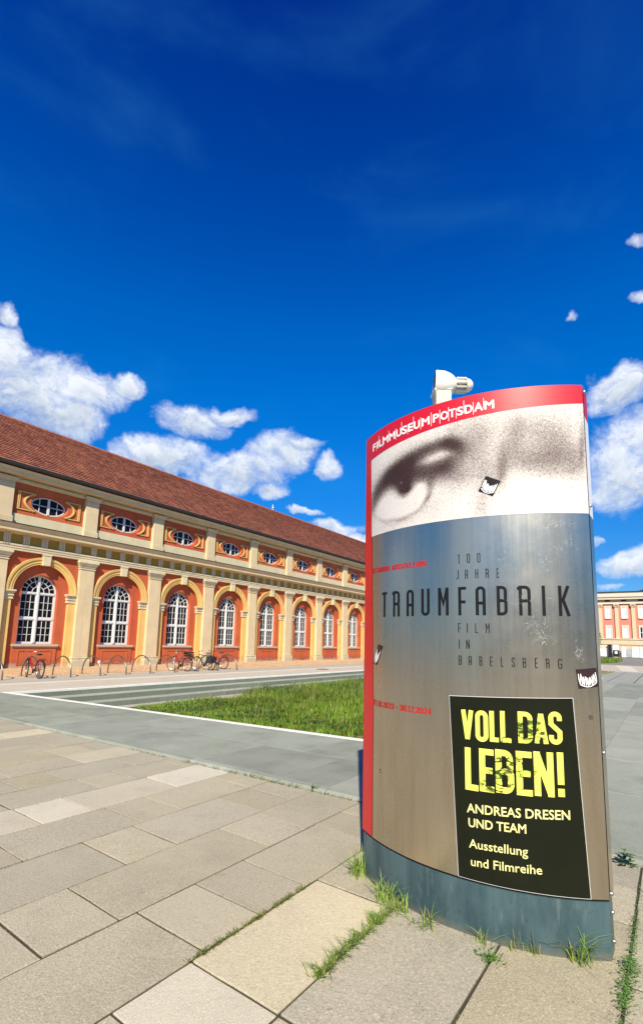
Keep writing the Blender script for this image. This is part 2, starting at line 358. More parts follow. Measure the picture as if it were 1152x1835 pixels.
# ------------------------------------------------------------------ ground sheets
def GE(n): return 4.36 - 0.04*n            # near edge of the grey path
def GW(n): return 7.06 - 0.11*n            # white kerb line on its far side
N_ST = 13.35                               # top edge of the steps
N_SO = 2.9                                 # southern side of the lawn
S_END = 29.0                               # far end of the lawn
ground = tag(MB().add([(-900,-900,-0.43),(900,-900,-0.43),(900,900,-0.43),(-900,900,-0.43)], [(0,1,2,3)]).build('ground', 'soil', loc=W(0,0), rz=RZ), kind='structure')
def region(name, pts, z0, z1, mt, kind='structure'):
    mb = MB(); n = len(pts); mb.add([(x,y,z0) for x,y in pts]+[(x,y,z1) for x,y in pts], [tuple(range(n,2*n))]+[(i,(i+1)%n,n+(i+1)%n,n+i) for i in range(n)])
    return tag(mb.build(name, mt, loc=(0,0,0), rz=RZ), kind=kind)
paving = region('paving', [(-60,-60),(GE(-60),-60),(GE(N_ST),N_ST),(-60,N_ST)], -0.42, -0.0075, 'joint_dirt')
path = region('path', [(GE(N_SO)+.1,N_SO),(GW(N_SO)-.1,N_SO),(GW(N_ST)-.1,N_ST),(GE(N_ST)+.1,N_ST)], -0.42, 0.014, 'joint_dirt')
plaza = region('plaza', [(GE(-60)+.1,-60),(26,-60),(26,N_SO),(GE(N_SO)+.1,N_SO)], -0.42, 0.014, 'joint_dirt')
plaza_far = region('far_plaza', [(26,-60),(38.5,-60),(38.5,N_ST+.14),(S_END,N_ST+.14),(S_END,N_SO),(26,N_SO)], -0.42, 0.02, 'plaza_far')
plaza_b = region('crossing_band', [(38.5,-60),(54,-60),(54,N_ST+.14),(38.5,N_ST+.14)], -0.42, 0.02, 'terrace_beige')
road = region('road', [(54,-60),(400,-60),(400,60),(54,60)], -0.42, 0.016, 'asphalt')
for k in range(5):
    n0 = 5.2 - 2.15*k
    MB().add([(39.7,n0-1.3,0.024),(53,n0-0.1,0.024),(53,n0+1.1,0.024),(39.7,n0-0.35,0.024)], [(0,1,2,3)]).build('light_strip', 'terrace_light', plaza_b)
terr = region('terrace', [(-60,N_ST+.14),(54,N_ST+.14),(54,15.45),(-60,15.45)], -0.42, 0.02, 'terrace_beige')
region('terrace_band', [(-60,15.45),(54,15.45),(54,15.85),(-60,15.85)], -0.42, 0.022, 'terrace_light')
region('footway', [(-60,15.85),(54,15.85),(54,17.75),(-60,17.75)], -0.42, 0.02, 'terrace_grey')
region('cobbled_strip', [(-60,17.75),(90,17.75),(90,23.2),(-60,23.2)], -0.42, 0.018, 'cobbles')

# near paving: every slab its own object, rows run along s
rows = [-3.0,-2.46,-1.92,-1.38,-0.84,-0.3,0.25,0.79,1.37,1.905,2.46,3.0,3.56,4.11,4.65,5.14,5.65,6.17,6.7,7.2,7.75,8.25,8.8,9.3,9.85,10.4,10.9,11.45,12.0,12.5,12.95,13.34]
known = {6:[2.1,3.42,3.9], 7:[1.73,3.1,3.9], 8:[0.9,1.32,1.73,2.75,3.33], 9:[1.0,1.82,2.23,2.65,3.5,3.91], 10:[0.5,1.32,1.72,2.94,3.39], 11:[1.3,2.12,2.54,3.46,3.88],
         12:[0.9,1.72,2.63,3.03,3.9], 13:[1.2,2.11,2.53,3.44], 14:[1.7,2.1,2.92,3.33,4.0], 15:[1.6,2.4,2.85,3.65], 16:[1.9,2.5,3.33]}
light = {(13,3):'slab_white',(13,4):'slab_white',(13,0):'slab_cream'}
in_view = []; far_mb = MB(); n_obj = 0
for ri in range(len(rows)-1):
    n0, n1 = rows[ri], rows[ri+1]
    ks = list(known.get(ri, []))
    if not ks:
        x = -0.6 + random.random()*0.8
        while x < 3.9: ks.append(x); x += random.choice((0.41, 0.82, 0.82, 0.62))
    x = ks[0]
    while x > -5: x -= random.choice((0.41, 0.82, 0.82)); ks.insert(0, x)
    for j in range(len(ks)):
        s0 = ks[j]; last = j == len(ks)-1
        s1 = ks[j+1] if not last else None
        g_ = 0.006
        sa, sb = s0+g_, (s1-g_ if s1 else None)
        e0 = sb if sb else GE(n0)-0.02; e1 = sb if sb else GE(n1)-0.02
        if e0 - sa < 0.05: continue
        cx_, cy_ = (sa+min(e0,e1))/2, (n0+n1)/2
        pts = [(sa-cx_, n0+g_-cy_), (e0-cx_, n0+g_-cy_), (e1-cx_, n1-g_-cy_), (sa-cx_, n1-g_-cy_)]
        fine = []
        for i_ in range(4):
            p_, q_ = pts[i_], pts[(i_+1) % 4]; nx_, ny_ = -(q_[1]-p_[1]), q_[0]-p_[0]; L_ = math.hypot(nx_, ny_)
            for t_ in ((0, .3, .62) if L_ > .3 else (0,)):
                a_ = random.uniform(-.0005, .0032)+(.004 if random.random() < .12 else 0) if t_ else .003
                fine.append((p_[0]+(q_[0]-p_[0])*t_+nx_/L_*a_, p_[1]+(q_[1]-p_[1])*t_+ny_/L_*a_))
        tx, ty, tz = random.uniform(-.003,.003), random.uniform(-.003,.003), random.uniform(-.0015,.003)
        tl = lambda x, y: tx*x+ty*y+tz
        q = px(W(cx_, cy_)); vis = q and -120 < q[0] < 1270 and 1150 < q[1] < 2000
        if vis:
            mid = (sa + e0)/2
            mt = 'slab_warm'
            if ri == 13: mt = 'slab_white' if (2.11 < mid < 2.53 or mid > 3.5) else 'slab_cream'
            if ri == 8 and 1.32 < mid < 1.73: mt = 'slab_white'
            if ri == 8 and 1.73 < mid < 2.75: mt = 'slab_cream'
            if ri in (16,) and 3.3 < mid: mt = 'slab_cream'
            if ri == 20 and mid > 2.6: mt = 'slab_cream'
            o = MB().slab(fine, -0.06, 0.0, 0.0014, tl).build('paving_slab', mt, paving); o.location = (cx_, cy_, 0); n_obj += 1
        else:
            far_mb.slab([(x+cx_, y+cy_) for x, y in pts], -0.05, 0.0, 0.006, None)
tag(far_mb.build('paving_field', 'slab_warm', paving), kind='stuff')
tag(MB().add([(-60,-60,-0.002),(4,-60,-0.002),(4,-3.02,-0.002),(-60,-3.02,-0.002)],[(0,1,2,3)]).add([(-60,-3.02,-0.002),(-6.2,-3.02,-0.002),(-6.2,13.3,-0.002),(-60,13.3,-0.002)],[(0,1,2,3)]).build('outer_paving', 'slab_warm', paving), kind='stuff')

# grey path and plaza slabs
def skew_slab(parent, n0, n1, t0, t1, name='path_slab', mt='slab_blue'):
    f = lambda n, t: GE(n)+0.11 + (GW(n)-0.01-GE(n)-0.11)*t
    pts = [(f(n0,t0),n0),(f(n0,t1),n0),(f(n1,t1),n1),(f(n1,t0),n1)]
    cx_ = sum(p[0] for p in pts)/4; cy_ = sum(p[1] for p in pts)/4; k = 0.9975
    pts = [((x-cx_)*k, (y-cy_)*k) for x, y in pts]
    ty = random.uniform(-.002,.002)
    o = MB().slab(pts, -0.03, 0.03, 0.003, lambda x, y: ty*x).build(name, mt, parent); o.location = (cx_, cy_, 0); return o
n_ = N_SO; col = 0
for c_, (t0, t1) in enumerate(((0, 0.5), (0.5, 1.0))):
    n_ = N_SO + 0.003
    k = 0
    while n_ < N_ST-0.2:
        L = [0.55, 1.15][c_] if k == 0 else random.choice((1.25, 1.3, 1.1)); e = min(N_ST+0.1, n_+L)
        skew_slab(path, n_, e, t0, t1, mt='slab_blue'); n_ = e; k += 1
s_ = 0
for i in range(12):
    sN = 4.36 + 1.8*i; 
    n_ = N_SO; k = 0
    for j in range(9):
        n1 = N_SO - 0.003 - 1.02*j; n0 = n1 - 1.014
        sh = 0.9*(j % 2)
        a0 = sN+sh if not (i == 0) else None; b0 = sN+1.8+sh
        sl0 = a0 if a0 else GE(n0)+0.11; sl1 = a0 if a0 else GE(n1)+0.11
        b0 = min(b0, 25.97)
        if b0 - sl0 < 0.1: continue
        pts = [(sl0+.003,n0),(b0-.003,n0),(b0-.003,n1),(sl1+.003,n1)]
        cx_ = (sl0+b0)/2; cy_ = (n0+n1)/2; tx = random.uniform(-.001,.001)
        o = MB().slab([(x-cx_, y-cy_) for x, y in pts], -0.03, 0.03, 0.003, lambda x, y: tx*x).build('plaza_slab', 'slab_blue_pale' if random.random() < .25 else 'slab_blue', plaza)
        o.location = (cx_, cy_, 0)
mb = MB().add([(4.6,-60,0.026),(25.99,-60,0.026),(25.99,-6.3,0.026),(4.6,-6.3,0.026)],[(0,1,2,3)]); tag(mb.build('outer_plaza', 'plaza_far', plaza), kind='stuff')
for nn in (2.9-1.02*2, 2.9-1.02*1.5, 1.38, 2.38, 0.3, -0.9):
    MB().box(26, 38.4, nn-0.012, nn+0.012, 0.02, 0.0235).build('joint', 'joint_dirt', plaza_far)
# chamfered edge stones along the near edge, white kerb on the far one
es = tag(empty('edge_kerb', (0,0,0), RZ), kind='structure')
n_ = -4.0
while n_ < N_ST-0.1:
    e = min(n_+0.98, N_ST); a, b = GE(n_+.004), GE(e-.004)
    MB().add([(a-.015,n_+.004,-.05),(b-.015,e-.004,-.05),(b-.015,e-.004,.006),(a-.015,n_+.004,.006),(a+.02,n_+.004,.03),(b+.02,e-.004,.03),(b+.105,e-.004,.032),(a+.105,n_+.004,.032),(a+.105,n_+.004,-.05),(b+.105,e-.004,-.05)],
             [(0,1,2,3),(3,2,5,4),(4,5,6,7),(7,6,9,8),(0,3,4,7,8),(1,9,6,5,2)]).build('edge_stone', 'slab_blue', es)
    n_ = e
wk = tag(empty('white_kerb', (0,0,0), RZ), kind='structure')
n_ = N_SO-0.1
while n_ < N_ST:
    e = min(n_+1.5, N_ST+.13); a, b = GW(n_+.002), GW(e-.002)
    MB().slab([(a,n_+.002),(a+.115,n_+.002),(b+.115,e-.002),(b,e-.002)], -0.42, 0.037, 0.006).build('kerb_stone', 'kerb_white', wk); n_ = e
s_ = GW(N_SO)+.12
while s_ < S_END:
    e = min(s_+1.5, S_END); MB().slab([(s_+.002,N_SO-.1),(e-.002,N_SO-.1),(e-.002,N_SO+.02),(s_+.002,N_SO+.02)], -0.42, 0.037, 0.006).build('kerb_stone', 'kerb_white', wk); s_ = e

# three steps down into the sunken lawn, of separate blocks
st = tag(empty('steps', (0,0,0), RZ), kind='structure')
RH, TR = 0.142, 0.45
s_ = GW(N_ST)+.12
while s_ < S_END:
    e = min(s_+1.5, S_END); MB().slab([(s_+.002,N_ST),(e-.002,N_ST),(e-.002,N_ST+.138),(s_+.002,N_ST+.138)], -0.02, 0.032, 0.006).build('nosing_stone', 'kerb_white', st); s_ = e
for k in range(3):
    zt = -RH*k if k else -0.022; n1 = N_ST + (0.138 if k == 0 else 0.02) - TR*k; n0 = N_ST - TR*k + (0.004 if k == 0 else 0)
    s_ = GW(n0)+.12 + random.uniform(.2,1.2); first = True; prev = GW(n0)+.12
    while prev < S_END:
        e = min(s_, S_END); c = (prev+e)/2
        o = MB().slab([(prev+.003-c, n0), (e-.003-c, n0), (e-.003-c, n1-.004 if k == 0 else n0+TR+.0), (prev+.003-c, n1-.004 if k == 0 else n0+TR)], -0.43, zt, 0.008).build('step_block', 'riser_green', st)
        if k: MB().slab([(prev+.003-c, n0+.012), (e-.003-c, n0+.012), (e-.003-c, n0+TR), (prev+.003-c, n0+TR)], zt-.01, zt+.003, 0.002).build('tread', 'tread', o)
        o.location = (c, 0, 0); prev = e; s_ += random.choice((1.2, 1.5, 1.5))
        if k == 0: pass
lawn_edge = region('gravel_strip', [(GW(12.4)+.3,11.7),(S_END,11.7),(S_END,12.44),(GW(12.4)+.12,12.44)], -0.429, -0.418, 'terrace_grey')

# ------------------------------------------------------------------ grass
def blades(name, P, H, Wd, lean, mt, parent=None, seg=2, loc=None, rz=None, droop=0.5):
    """P (k,3) roots, H heights, Wd widths; curved blades of two quads and a tip"""
    k = len(P); a = rng.uniform(0, 2*PI, k); ln = rng.uniform(0.1, 1.0, k)*lean
    dx, dy = np.cos(a), np.sin(a); wx, wy = -dy, dx
    V = np.zeros((k, 7, 3)); ts = (0, 0.4, 0.75, 1.0); wf = (1.0, 0.9, 0.6, 0)
    for i, (t, wq) in enumerate(zip(ts, wf)):
        off = ln*H*t**2; z = H*(t - droop*0.35*t*t*ln)
        cx, cy, cz = P[:,0]+dx*off, P[:,1]+dy*off, P[:,2]+z
        if i < 3:
            V[:,2*i] = np.stack([cx-wx*Wd*wq/2, cy-wy*Wd*wq/2, cz], 1); V[:,2*i+1] = np.stack([cx+wx*Wd*wq/2, cy+wy*Wd*wq/2, cz], 1)
        else: V[:,6] = np.stack([cx, cy, cz], 1)
    me = bpy.data.meshes.new(name); me.vertices.add(k*7); me.vertices.foreach_set('co', V.reshape(-1).astype(np.float32))
    base = (np.arange(k)*7)[:,None]
    loops = np.concatenate([base+np.array([[0,1,3,2]]), base+np.array([[2,3,5,4]]), base+np.array([[4,5,6]])], 1).reshape(-1)
    st_ = np.tile(np.array([0,4,8]), k) + np.repeat(np.arange(k)*11, 3); tot = np.tile(np.array([4,4,3]), k)
    me.loops.add(k*11); me.loops.foreach_set('vertex_index', loops.astype(np.int32))
    me.polygons.add(k*3); me.polygons.foreach_set('loop_start', st_.astype(np.int32)); me.polygons.foreach_set('loop_total', tot.astype(np.int32))
    me.update(calc_edges=True); me.materials.append(MATS[mt])
    o = bpy.data.objects.new(name, me); COL.objects.link(o)
    if parent is not None: o.parent = parent
    if loc is not None: o.location = loc
    if rz is not None: o.rotation_euler = (0,0,rz)
    return o
def vnoise(x, y, f, seed=0):
    r = np.random.default_rng(seed); out = np.zeros_like(x)
    for k in range(6):
        a, b, c = r.uniform(-1,1,3); out += np.sin(f*(a*x+b*y)*(1+.5*k)+c*9)/(1+.3*k)
    return out/3
def lawn_z(s, n): # the floor of the sunken lawn climbs from the steps to the path
    return np.where(n > 11, -0.42, -0.42 + (11-n)/8.1*0.30) + 0.04*vnoise(s, n, 1.2, 3)
gs, gn = np.meshgrid(np.linspace(5.6, S_END, 90), np.linspace(N_SO+.03, 11.9, 40))
gs = np.maximum(gs, GW(gn)+.125); mb = MB()
V = np.stack([gs, gn, lawn_z(gs, gn)], -1); q = V.shape
mb.add(V.reshape(-1,3).tolist(), [(i*q[1]+j, i*q[1]+j+1, (i+1)*q[1]+j+1, (i+1)*q[1]+j) for i in range(q[0]-1) for j in range(q[1]-1)])
lawn_ground = tag(mb.build('lawn_ground', 'soil', loc=(0,0,0), rz=RZ), kind='structure')
def scatter(k, s0, s1, n0, n1): return rng.uniform(s0, s1, k), rng.uniform(n0, n1, k)
S_, N_ = [], []
for (k, s0, s1) in ((70000, 5.6, 14), (60000, 14, 26), (26000, 26, S_END)):
    a, b = scatter(k, s0, s1, N_SO+.05, 11.75); S_.append(a); N_.append(b)
S_ = np.concatenate(S_); N_ = np.concatenate(N_)
ed = S_-(GW(N_)+.13); back = 11.6 + 0.35*vnoise(S_, N_, 2.5, 5)
left_low = np.clip((S_-(7.6+0.25*(N_-8)))/4.5, 0.25, 1)
keep = (ed > 0) & (N_ < back) & (S_ > 6.3+0.22*np.maximum(N_-9.0,0)*3) 
S_, N_, ed, left_low = S_[keep], N_[keep], ed[keep], left_low[keep]
dry = ((ed < 0.95+0.6*vnoise(S_, N_, 3, 8)) & (N_ < 6.9)) | (vnoise(S_, N_, 1.3, 31) > .78)
clump = 0.75+0.45*vnoise(S_, N_, 3.4, 11)+0.2*vnoise(S_, N_, 9, 12)
H_ = np.where(dry, 0.06, 0.40*left_low*np.clip(clump+.25*vnoise(S_, N_, 1.4, 41), 0.22, 1.6)+0.06)*rng.uniform(0.55, 1.15, len(S_))*np.where(dry, 1, np.clip(ed/0.7, 0.25, 1))
P_ = np.stack([S_, N_, lawn_z(S_, N_)-0.01], 1)
mk = ~dry
lawn = tag(blades('lawn_grass', P_[mk], H_[mk], rng.uniform(.008,.022,mk.sum()), 0.9, 'lawn_blade', loc=(0,0,0), rz=RZ), 'tall uncut green grass filling the sunken lawn behind the white kerb', 'grass', kind='stuff')
mk2 = dry
tag(blades('dry_grass', P_[mk2], H_[mk2], rng.uniform(.006,.014,mk2.sum()), 1.6, 'dry_blade', loc=(0,0,0), rz=RZ), 'low yellowed grass along the edge of the white kerb', 'grass', kind='stuff')
a, b = scatter(2600, 7, 26, N_SO+.8, 11.4); kk = (a > GW(b)+1.2) & (a > 6.3+.66*np.maximum(b-9,0)+.4); a, b = a[kk], b[kk]
tag(blades('dead_stalks', np.stack([a,b,lawn_z(a,b)],1), rng.uniform(.35,.68,len(a))*np.clip((a-6)/5,.4,1), rng.uniform(.006,.011,len(a)), .5, 'dry_blade', loc=(0,0,0), rz=RZ), 'dry straw-coloured stalks standing among the lawn grass', 'grass', kind='stuff')
# broad-leaved weeds among the grass
def leaf_field(name, P, size, mt, label):
    k = len(P); a = rng.uniform(0, 2*PI, k); tl_ = rng.uniform(-.2, .9, k); d = np.stack([np.cos(a)*np.cos(tl_), np.sin(a)*np.cos(tl_), np.sin(tl_)], 1); e = np.stack([-np.sin(a), np.cos(a), rng.uniform(-.3,.3,k)], 1)
    sz = (size*rng.uniform(.5,1.3,k))[:,None]
    Q = np.stack([P-d*sz*.9, P-e*sz*.42, P+d*sz, P+e*sz*.42], 1).reshape(-1,3)
    me = bpy.data.meshes.new(name); me.from_pydata(Q.tolist(), [], [(4*i,4*i+1,4*i+2,4*i+3) for i in range(k)]); me.materials.append(MATS[mt])
    o = bpy.data.objects.new(name, me); COL.objects.link(o); o.rotation_euler = (0,0,RZ); return tag(o, label, 'weeds', kind='stuff')
a, b = scatter(60000, 6.3, 26, N_SO+.3, 11.6); w1 = vnoise(a, b, 1.7, 21)+.5*vnoise(a, b, 5.5, 22)
edg = a-(GW(b)+.13); kk = (w1 > .22) & (edg > .5) & ~((edg < 1.1) & (b < 6.4)); kk |= (edg > .15) & (a < 9.3) & (b > 7.6) & (w1 > -.25); kk &= (a > 6.3+0.66*np.maximum(b-9,0))
a, b, w1 = a[kk], b[kk], w1[kk]; hz = lawn_z(a, b) + np.clip((a-7)/5, .25, 1)*.42*rng.uniform(.25, 1.08, len(a))*np.clip(.8+.5*vnoise(a,b,3.4,11), .4, 1.35)
leaf_field('lawn_weeds', np.stack([a, b, hz], 1), .042, 'leaf_dark', 'patches of dark broad-leaved weeds and clover in the sunken lawn')
# far grass island near the palace
a, b = scatter(26000, 58.5, 79, 4.6, 14); kk = (b > 4.7+((a-68)/10)**2*1.0+.25*vnoise(a,b,.8,4)); a, b = a[kk], b[kk]
region('island_ground', [(58.5,5.6),(63,4.9),(74,4.9),(79,5.6),(79,14),(58.5,14)], 0.0, 0.05, 'soil')
tag(blades('island_grass', np.stack([a,b,np.full_like(a,.04)],1), rng.uniform(.15,.4,len(a)), np.full(len(a),.05), .6, 'lawn_blade', loc=(0,0,0), rz=RZ), 'patch of short green grass on the square in front of the palace', 'grass', kind='stuff')
a, b = scatter(900, 33, 38.3, 3.0, 4.6); tag(blades('sparse_grass', np.stack([a,b,np.full_like(a,.02)],1), rng.uniform(.03,.09,len(a)), np.full(len(a),.02), 1.2, 'dry_blade', loc=(0,0,0), rz=RZ), 'thin dry grass in the far plaza joints right of the sign', 'grass', kind='stuff')

# moss and small grass in the joints
pp, hh = [], []
def along(p0, p1, k, h, spread=0.012, clumpf=0.5):
    for _ in range(k):
        t = random.random()
        if (math.sin(t*23+p0[0]*9)+math.sin(t*51+p0[1]*5)) < clumpf*2-1.4: continue
        pp.append((p0[0]+(p1[0]-p0[0])*t+random.gauss(0,spread), p0[1]+(p1[1]-p0[1])*t+random.gauss(0,spread), -0.012)); hh.append(h*random.uniform(.4,1.2))
for ri in range(3, len(rows)):
    n0 = rows[ri]
    along((0.6, n0), (4.1, n0), 260 if ri < 20 else 120, 0.016, 0.006, 0.6 + 0.4*random.random())
along((1.72,1.905),(2.62,1.905), 1700, 0.026, 0.008, 0.15)
for k in (8,9,10,11,12,13,14): 
    for s0 in known[k]: along((s0, rows[k]), (s0, rows[k+1]), 50, 0.014, 0.004, 0.8)
along((2.0,1.37),(2.2,1.37), 300, 0.03, 0.012, 0)
for n0, n1, k, h in ((2.35,3.1,300,.04),(3.15,4.2,420,.05),(4.3,4.9,260,.045),(5.2,5.9,200,.04),(6,9,260,.03),(.2,1.2,160,.03)):
    along((GE(n0)-.02,n0),(GE(n1)-.02,n1),k,h,.018,.35)
pp = np.array(pp); hh = np.array(hh)
tag(blades('joint_moss', pp, hh, rng.uniform(.003,.006,len(pp)), 1.2, 'moss_blade', loc=(0,0,0), rz=RZ), 'moss and fine grass growing in the joints of the paving slabs', 'moss', kind='stuff')

# single tufts and leafy weeds round the foot of the pillar
def tuft(x, y, n, h, rad, lean, label, ln=None, w=(.003,.006)):
    n = int(n*.72)
    P = np.stack([rng.normal(0, rad, n), rng.normal(0, rad, n), np.full(n, -0.004)], 1)
    if ln is not None:
        t = rng.uniform(0, 1, n); P[:,0] = ln[0]*t + rng.normal(0, rad*.35, n); P[:,1] = ln[1]*t + rng.normal(0, rad*.35, n)
    o = blades('grass_tuft', P, rng.uniform(.35,1.0,n)*h*1.3, rng.uniform(*w,n)*1.15, lean*1.15, 'tuft_blade', loc=(x, y, 0), droop=1.0)
    return tag(o, label, 'grass tuft', 'grass tufts round the foot of the pillar')
a0 = W(1.78,1.37); a1 = W(2.76,1.37)
tuft(a1.x, a1.y, 520, .062, .036, 1.3, 'long strip of bright grass in the paving joint leading down from the pillar', ln=(W(1.98,1.37).x-a1.x, W(1.98,1.37).y-a1.y))
tuft(.345, 3.42, 90, .17, .035, 1.1, 'bushy grass tuft at the far left corner of the pillar foot')
tuft(.47, 3.10, 110, .15, .03, 1.0, 'dense grass tuft where the grassy joint meets the pillar foot', w=(.003,.005))
tuft(.55, 2.98, 60, .11, .03, 1.2, 'low spreading grass just right of the dense tuft at the foot')
tuft(.665, 2.86, 45, .12, .025, 1.2, 'thin arching grass below the left edge of the black poster')
tuft(.92, 2.70, 22, .10, .02, .9, 'small sparse sprig above the leafy weed at the foot')
tuft(1.06, 2.675, 22, .11, .02, .9, 'few upright blades under the middle of the black poster')
tuft(1.14, 2.655, 34, .13, .02, .9, 'narrow upright tuft left of the biggest tuft at the foot')
tuft(1.335, 2.60, 70, .185, .028, 1.2, 'biggest arching grass tuft near the right end of the pillar foot')

def weed(x, y, n, rad, lsize, label, z=0.0, stem=0.02, mt='leaf', ln=0.0):
    mb = MB()
    for _ in range(n):
        a = random.uniform(0, 2*PI); d = abs(random.gauss(0, rad*.6)); sh = random.uniform(-ln, ln)+.3*ln*math.sin(random.random()*9); L = lsize*random.uniform(.6,1.2); wd = L*random.uniform(.32,.5)
        b = random.uniform(0, 2*PI) if random.random() < .3 else a+random.gauss(0,.6); zz = random.uniform(.004, stem)
        ox, oy = d*math.cos(a)+sh*SA, d*math.sin(a)+sh*CA; cx, cy = math.cos(b), math.sin(b); up_ = random.uniform(-.1,.5)*L
        pr = [(0,0,0),(.35,.5,.5),(.7,.42,.85),(1,0,1.0)]
        left = [(ox+cx*L*t-cy*wd*q, oy+cy*L*t+cx*wd*q, zz+up_*r) for t,q,r in pr]; right = [(ox+cx*L*t+cy*wd*q, oy+cy*L*t-cx*wd*q, zz+up_*r) for t,q,r in pr]
        mid = [(ox+cx*L*t, oy+cy*L*t, zz+up_*r-.12*wd) for t,q,r in pr]
        mb.add([left[0],left[1],left[2],left[3],right[2],right[1],mid[1],mid[2]], [(0,6,1),(1,6,7,2),(2,7,3),(0,5,6),(5,4,7,6),(4,3,7)])
    if ln: return tag(mb.build('joint_weeds', mt, loc=(x, y, z)), label, 'weeds', kind='stuff')
    return tag(mb.build('leafy_weed', mt, loc=(x, y, z)), label, 'weed', 'leafy weeds growing out of the joints')
weed(.905, 2.585, 170, .05, .016, 'flat leafy weed in the joint below the pillar foot, centre of the slabs')
weed(.375, 3.50, 110, .06, .026, 'leafy weed among the grass at the far left corner of the pillar', stem=.05)
q = W(2.97,.24); weed(q.x, q.y, 260, .045, .014, 'dense leafy weed touching the right end of the pillar foot', stem=.03, ln=.05)
q = W(2.76,.245); weed(q.x, q.y, 420, .036, .014, 'matted leafy weeds filling the joint at the lower right of the pillar', ln=.13)
q = W(3.27,.24); weed(q.x, q.y, 330, .022, .011, 'thin line of small leafy weeds in the joint right behind the pillar foot', ln=.22)
q = W(2.50,.245); weed(q.x, q.y, 110, .03, .011, 'leafy weeds lowest in the right-hand joint near the picture edge', ln=.08)
q = W(3.75,.24); weed(q.x, q.y, 120, .02, .011, 'sparse line of weeds running from the pillar joint up to the kerb', ln=.25)
q = W(4.28,.33); weed(q.x, q.y, 34, .03, .05, 'dark broad-leaved weed at the kerb to the right of the pillar', stem=.09, mt='leaf_dark')
q = W(4.25,3.0); weed(q.x, q.y, 26, .03, .035, 'broad-leaved weed at the path kerb left of the pillar', stem=.06)
q = W(4.24,3.75); weed(q.x, q.y, 90, .10, .018, 'clump of small weeds at the path kerb above the white slab', stem=.03)
# ============================================================ SIGN PILLAR
CXs, CYs, RS = 1.477, 3.732, 1.135; PL = R(-165.4); UE = 1.52
def SP(u, h, off=0.0):
    a = PL + u/RS; return (CXs+(RS+off)*math.cos(a), CYs+(RS+off)*math.sin(a), h)
A_ = Vector(SP(0,0)); B_ = Vector(SP(UE,0)); ch = (B_-A_).normalized(); nb = Vector((-ch.y, ch.x, 0))
if nb.y < 0: nb = -nb
TH = 0.13
pillar = empty('advertising_pillar', ((A_.x+B_.x)/2, (A_.y+B_.y)/2, 0)); PO = pillar.location.copy()
tag(pillar, 'tall curved brushed steel museum sign with red header, eye picture and blue-grey foot', 'sign')
def sb(mb, name, mt, smooth=False, label=None):
    mb.v = [(x-PO.x, y-PO.y, z) for x, y, z in mb.v]; o = mb.build(name, mt, pillar, smooth)
    if label: o['label'] = label
    return o
def sheet(u0, u1, h0, h1, off, nu=40, nh=1, h0b=None, h1b=None):
    mb = MB(); vs = []
    for j in range(nh+1):
        for i in range(nu+1):
            u = u0+(u1-u0)*i/nu; lo = h0+((h0b if h0b is not None else h0)-h0)*i/nu; hi = h1+((h1b if h1b is not None else h1)-h1)*i/nu
            vs.append(SP(u, lo+(hi-lo)*j/nh, off))
    return mb.add(vs, [(j*(nu+1)+i, j*(nu+1)+i+1, (j+1)*(nu+1)+i+1, (j+1)*(nu+1)+i) for j in range(nh) for i in range(nu)])
def BPt(u, h, off=0.0):  # mirror of the front arc = back
    P = Vector(SP(u, 0, off)); d = P-A_; t = d.dot(ch); q = d.dot(nb); P2 = A_+ch*t+nb*(TH-q); return (P2.x, P2.y, h)
def body(off, h0, h1):
    mb = MB(); n = 48; us = [UE*i/n for i in range(n+1)]
    loop = [SP(u, 0, off) for u in us] + [BPt(u, 0, off) for u in reversed(us)]; L = len(loop)
    mb.add([(x,y,h0) for x,y,_ in loop]+[(x,y,h1) for x,y,_ in loop], [(i,(i+1)%L,L+(i+1)%L,L+i) for i in range(L)]+[tuple(range(L))[::-1], tuple(range(L,2*L))])
    return mb

def foot_mat():
    m = bpy.data.materials.new('foot_paint'); m.use_nodes = True; g = NG(m.node_tree); p = g.n['Principled BSDF']; v = g.new('ShaderNodeTexCoord').outputs['Object']
    c = g.mix(g.rng(g.noise(g.vmath('MULTIPLY', v, (1,1,.35)), 5, 6, .65), .35, .68), (0.030,0.062,0.075), (0.075,0.13,0.145))
    c = g.mix(g.rng(g.noise(v, 26, 4, .6), .60, .75, 0, .5), c, (0.02,0.03,0.04))
    c = g.mix(g.rng(g.noise(g.vmath('MULTIPLY', v, (1,1,.2)), 30, 3, .6), .58, .8, 0, .35), c, (0.20,0.25,0.25))
    z = g.new('ShaderNodeSeparateXYZ'); g.lk(v, z.inputs[0])
    c = g.mix(g.rng(g.math('ADD', z.outputs[2], g.math('MULTIPLY', g.noise(v, 14, 3), .06)), .03, .075, .65, 0), c, (0.16,0.14,0.10))
    g.put(p.inputs['Base Color'], c); p.inputs['Roughness'].default_value = .42; p.inputs['Metallic'].default_value = .15; MATS['foot_paint'] = m
foot_mat()
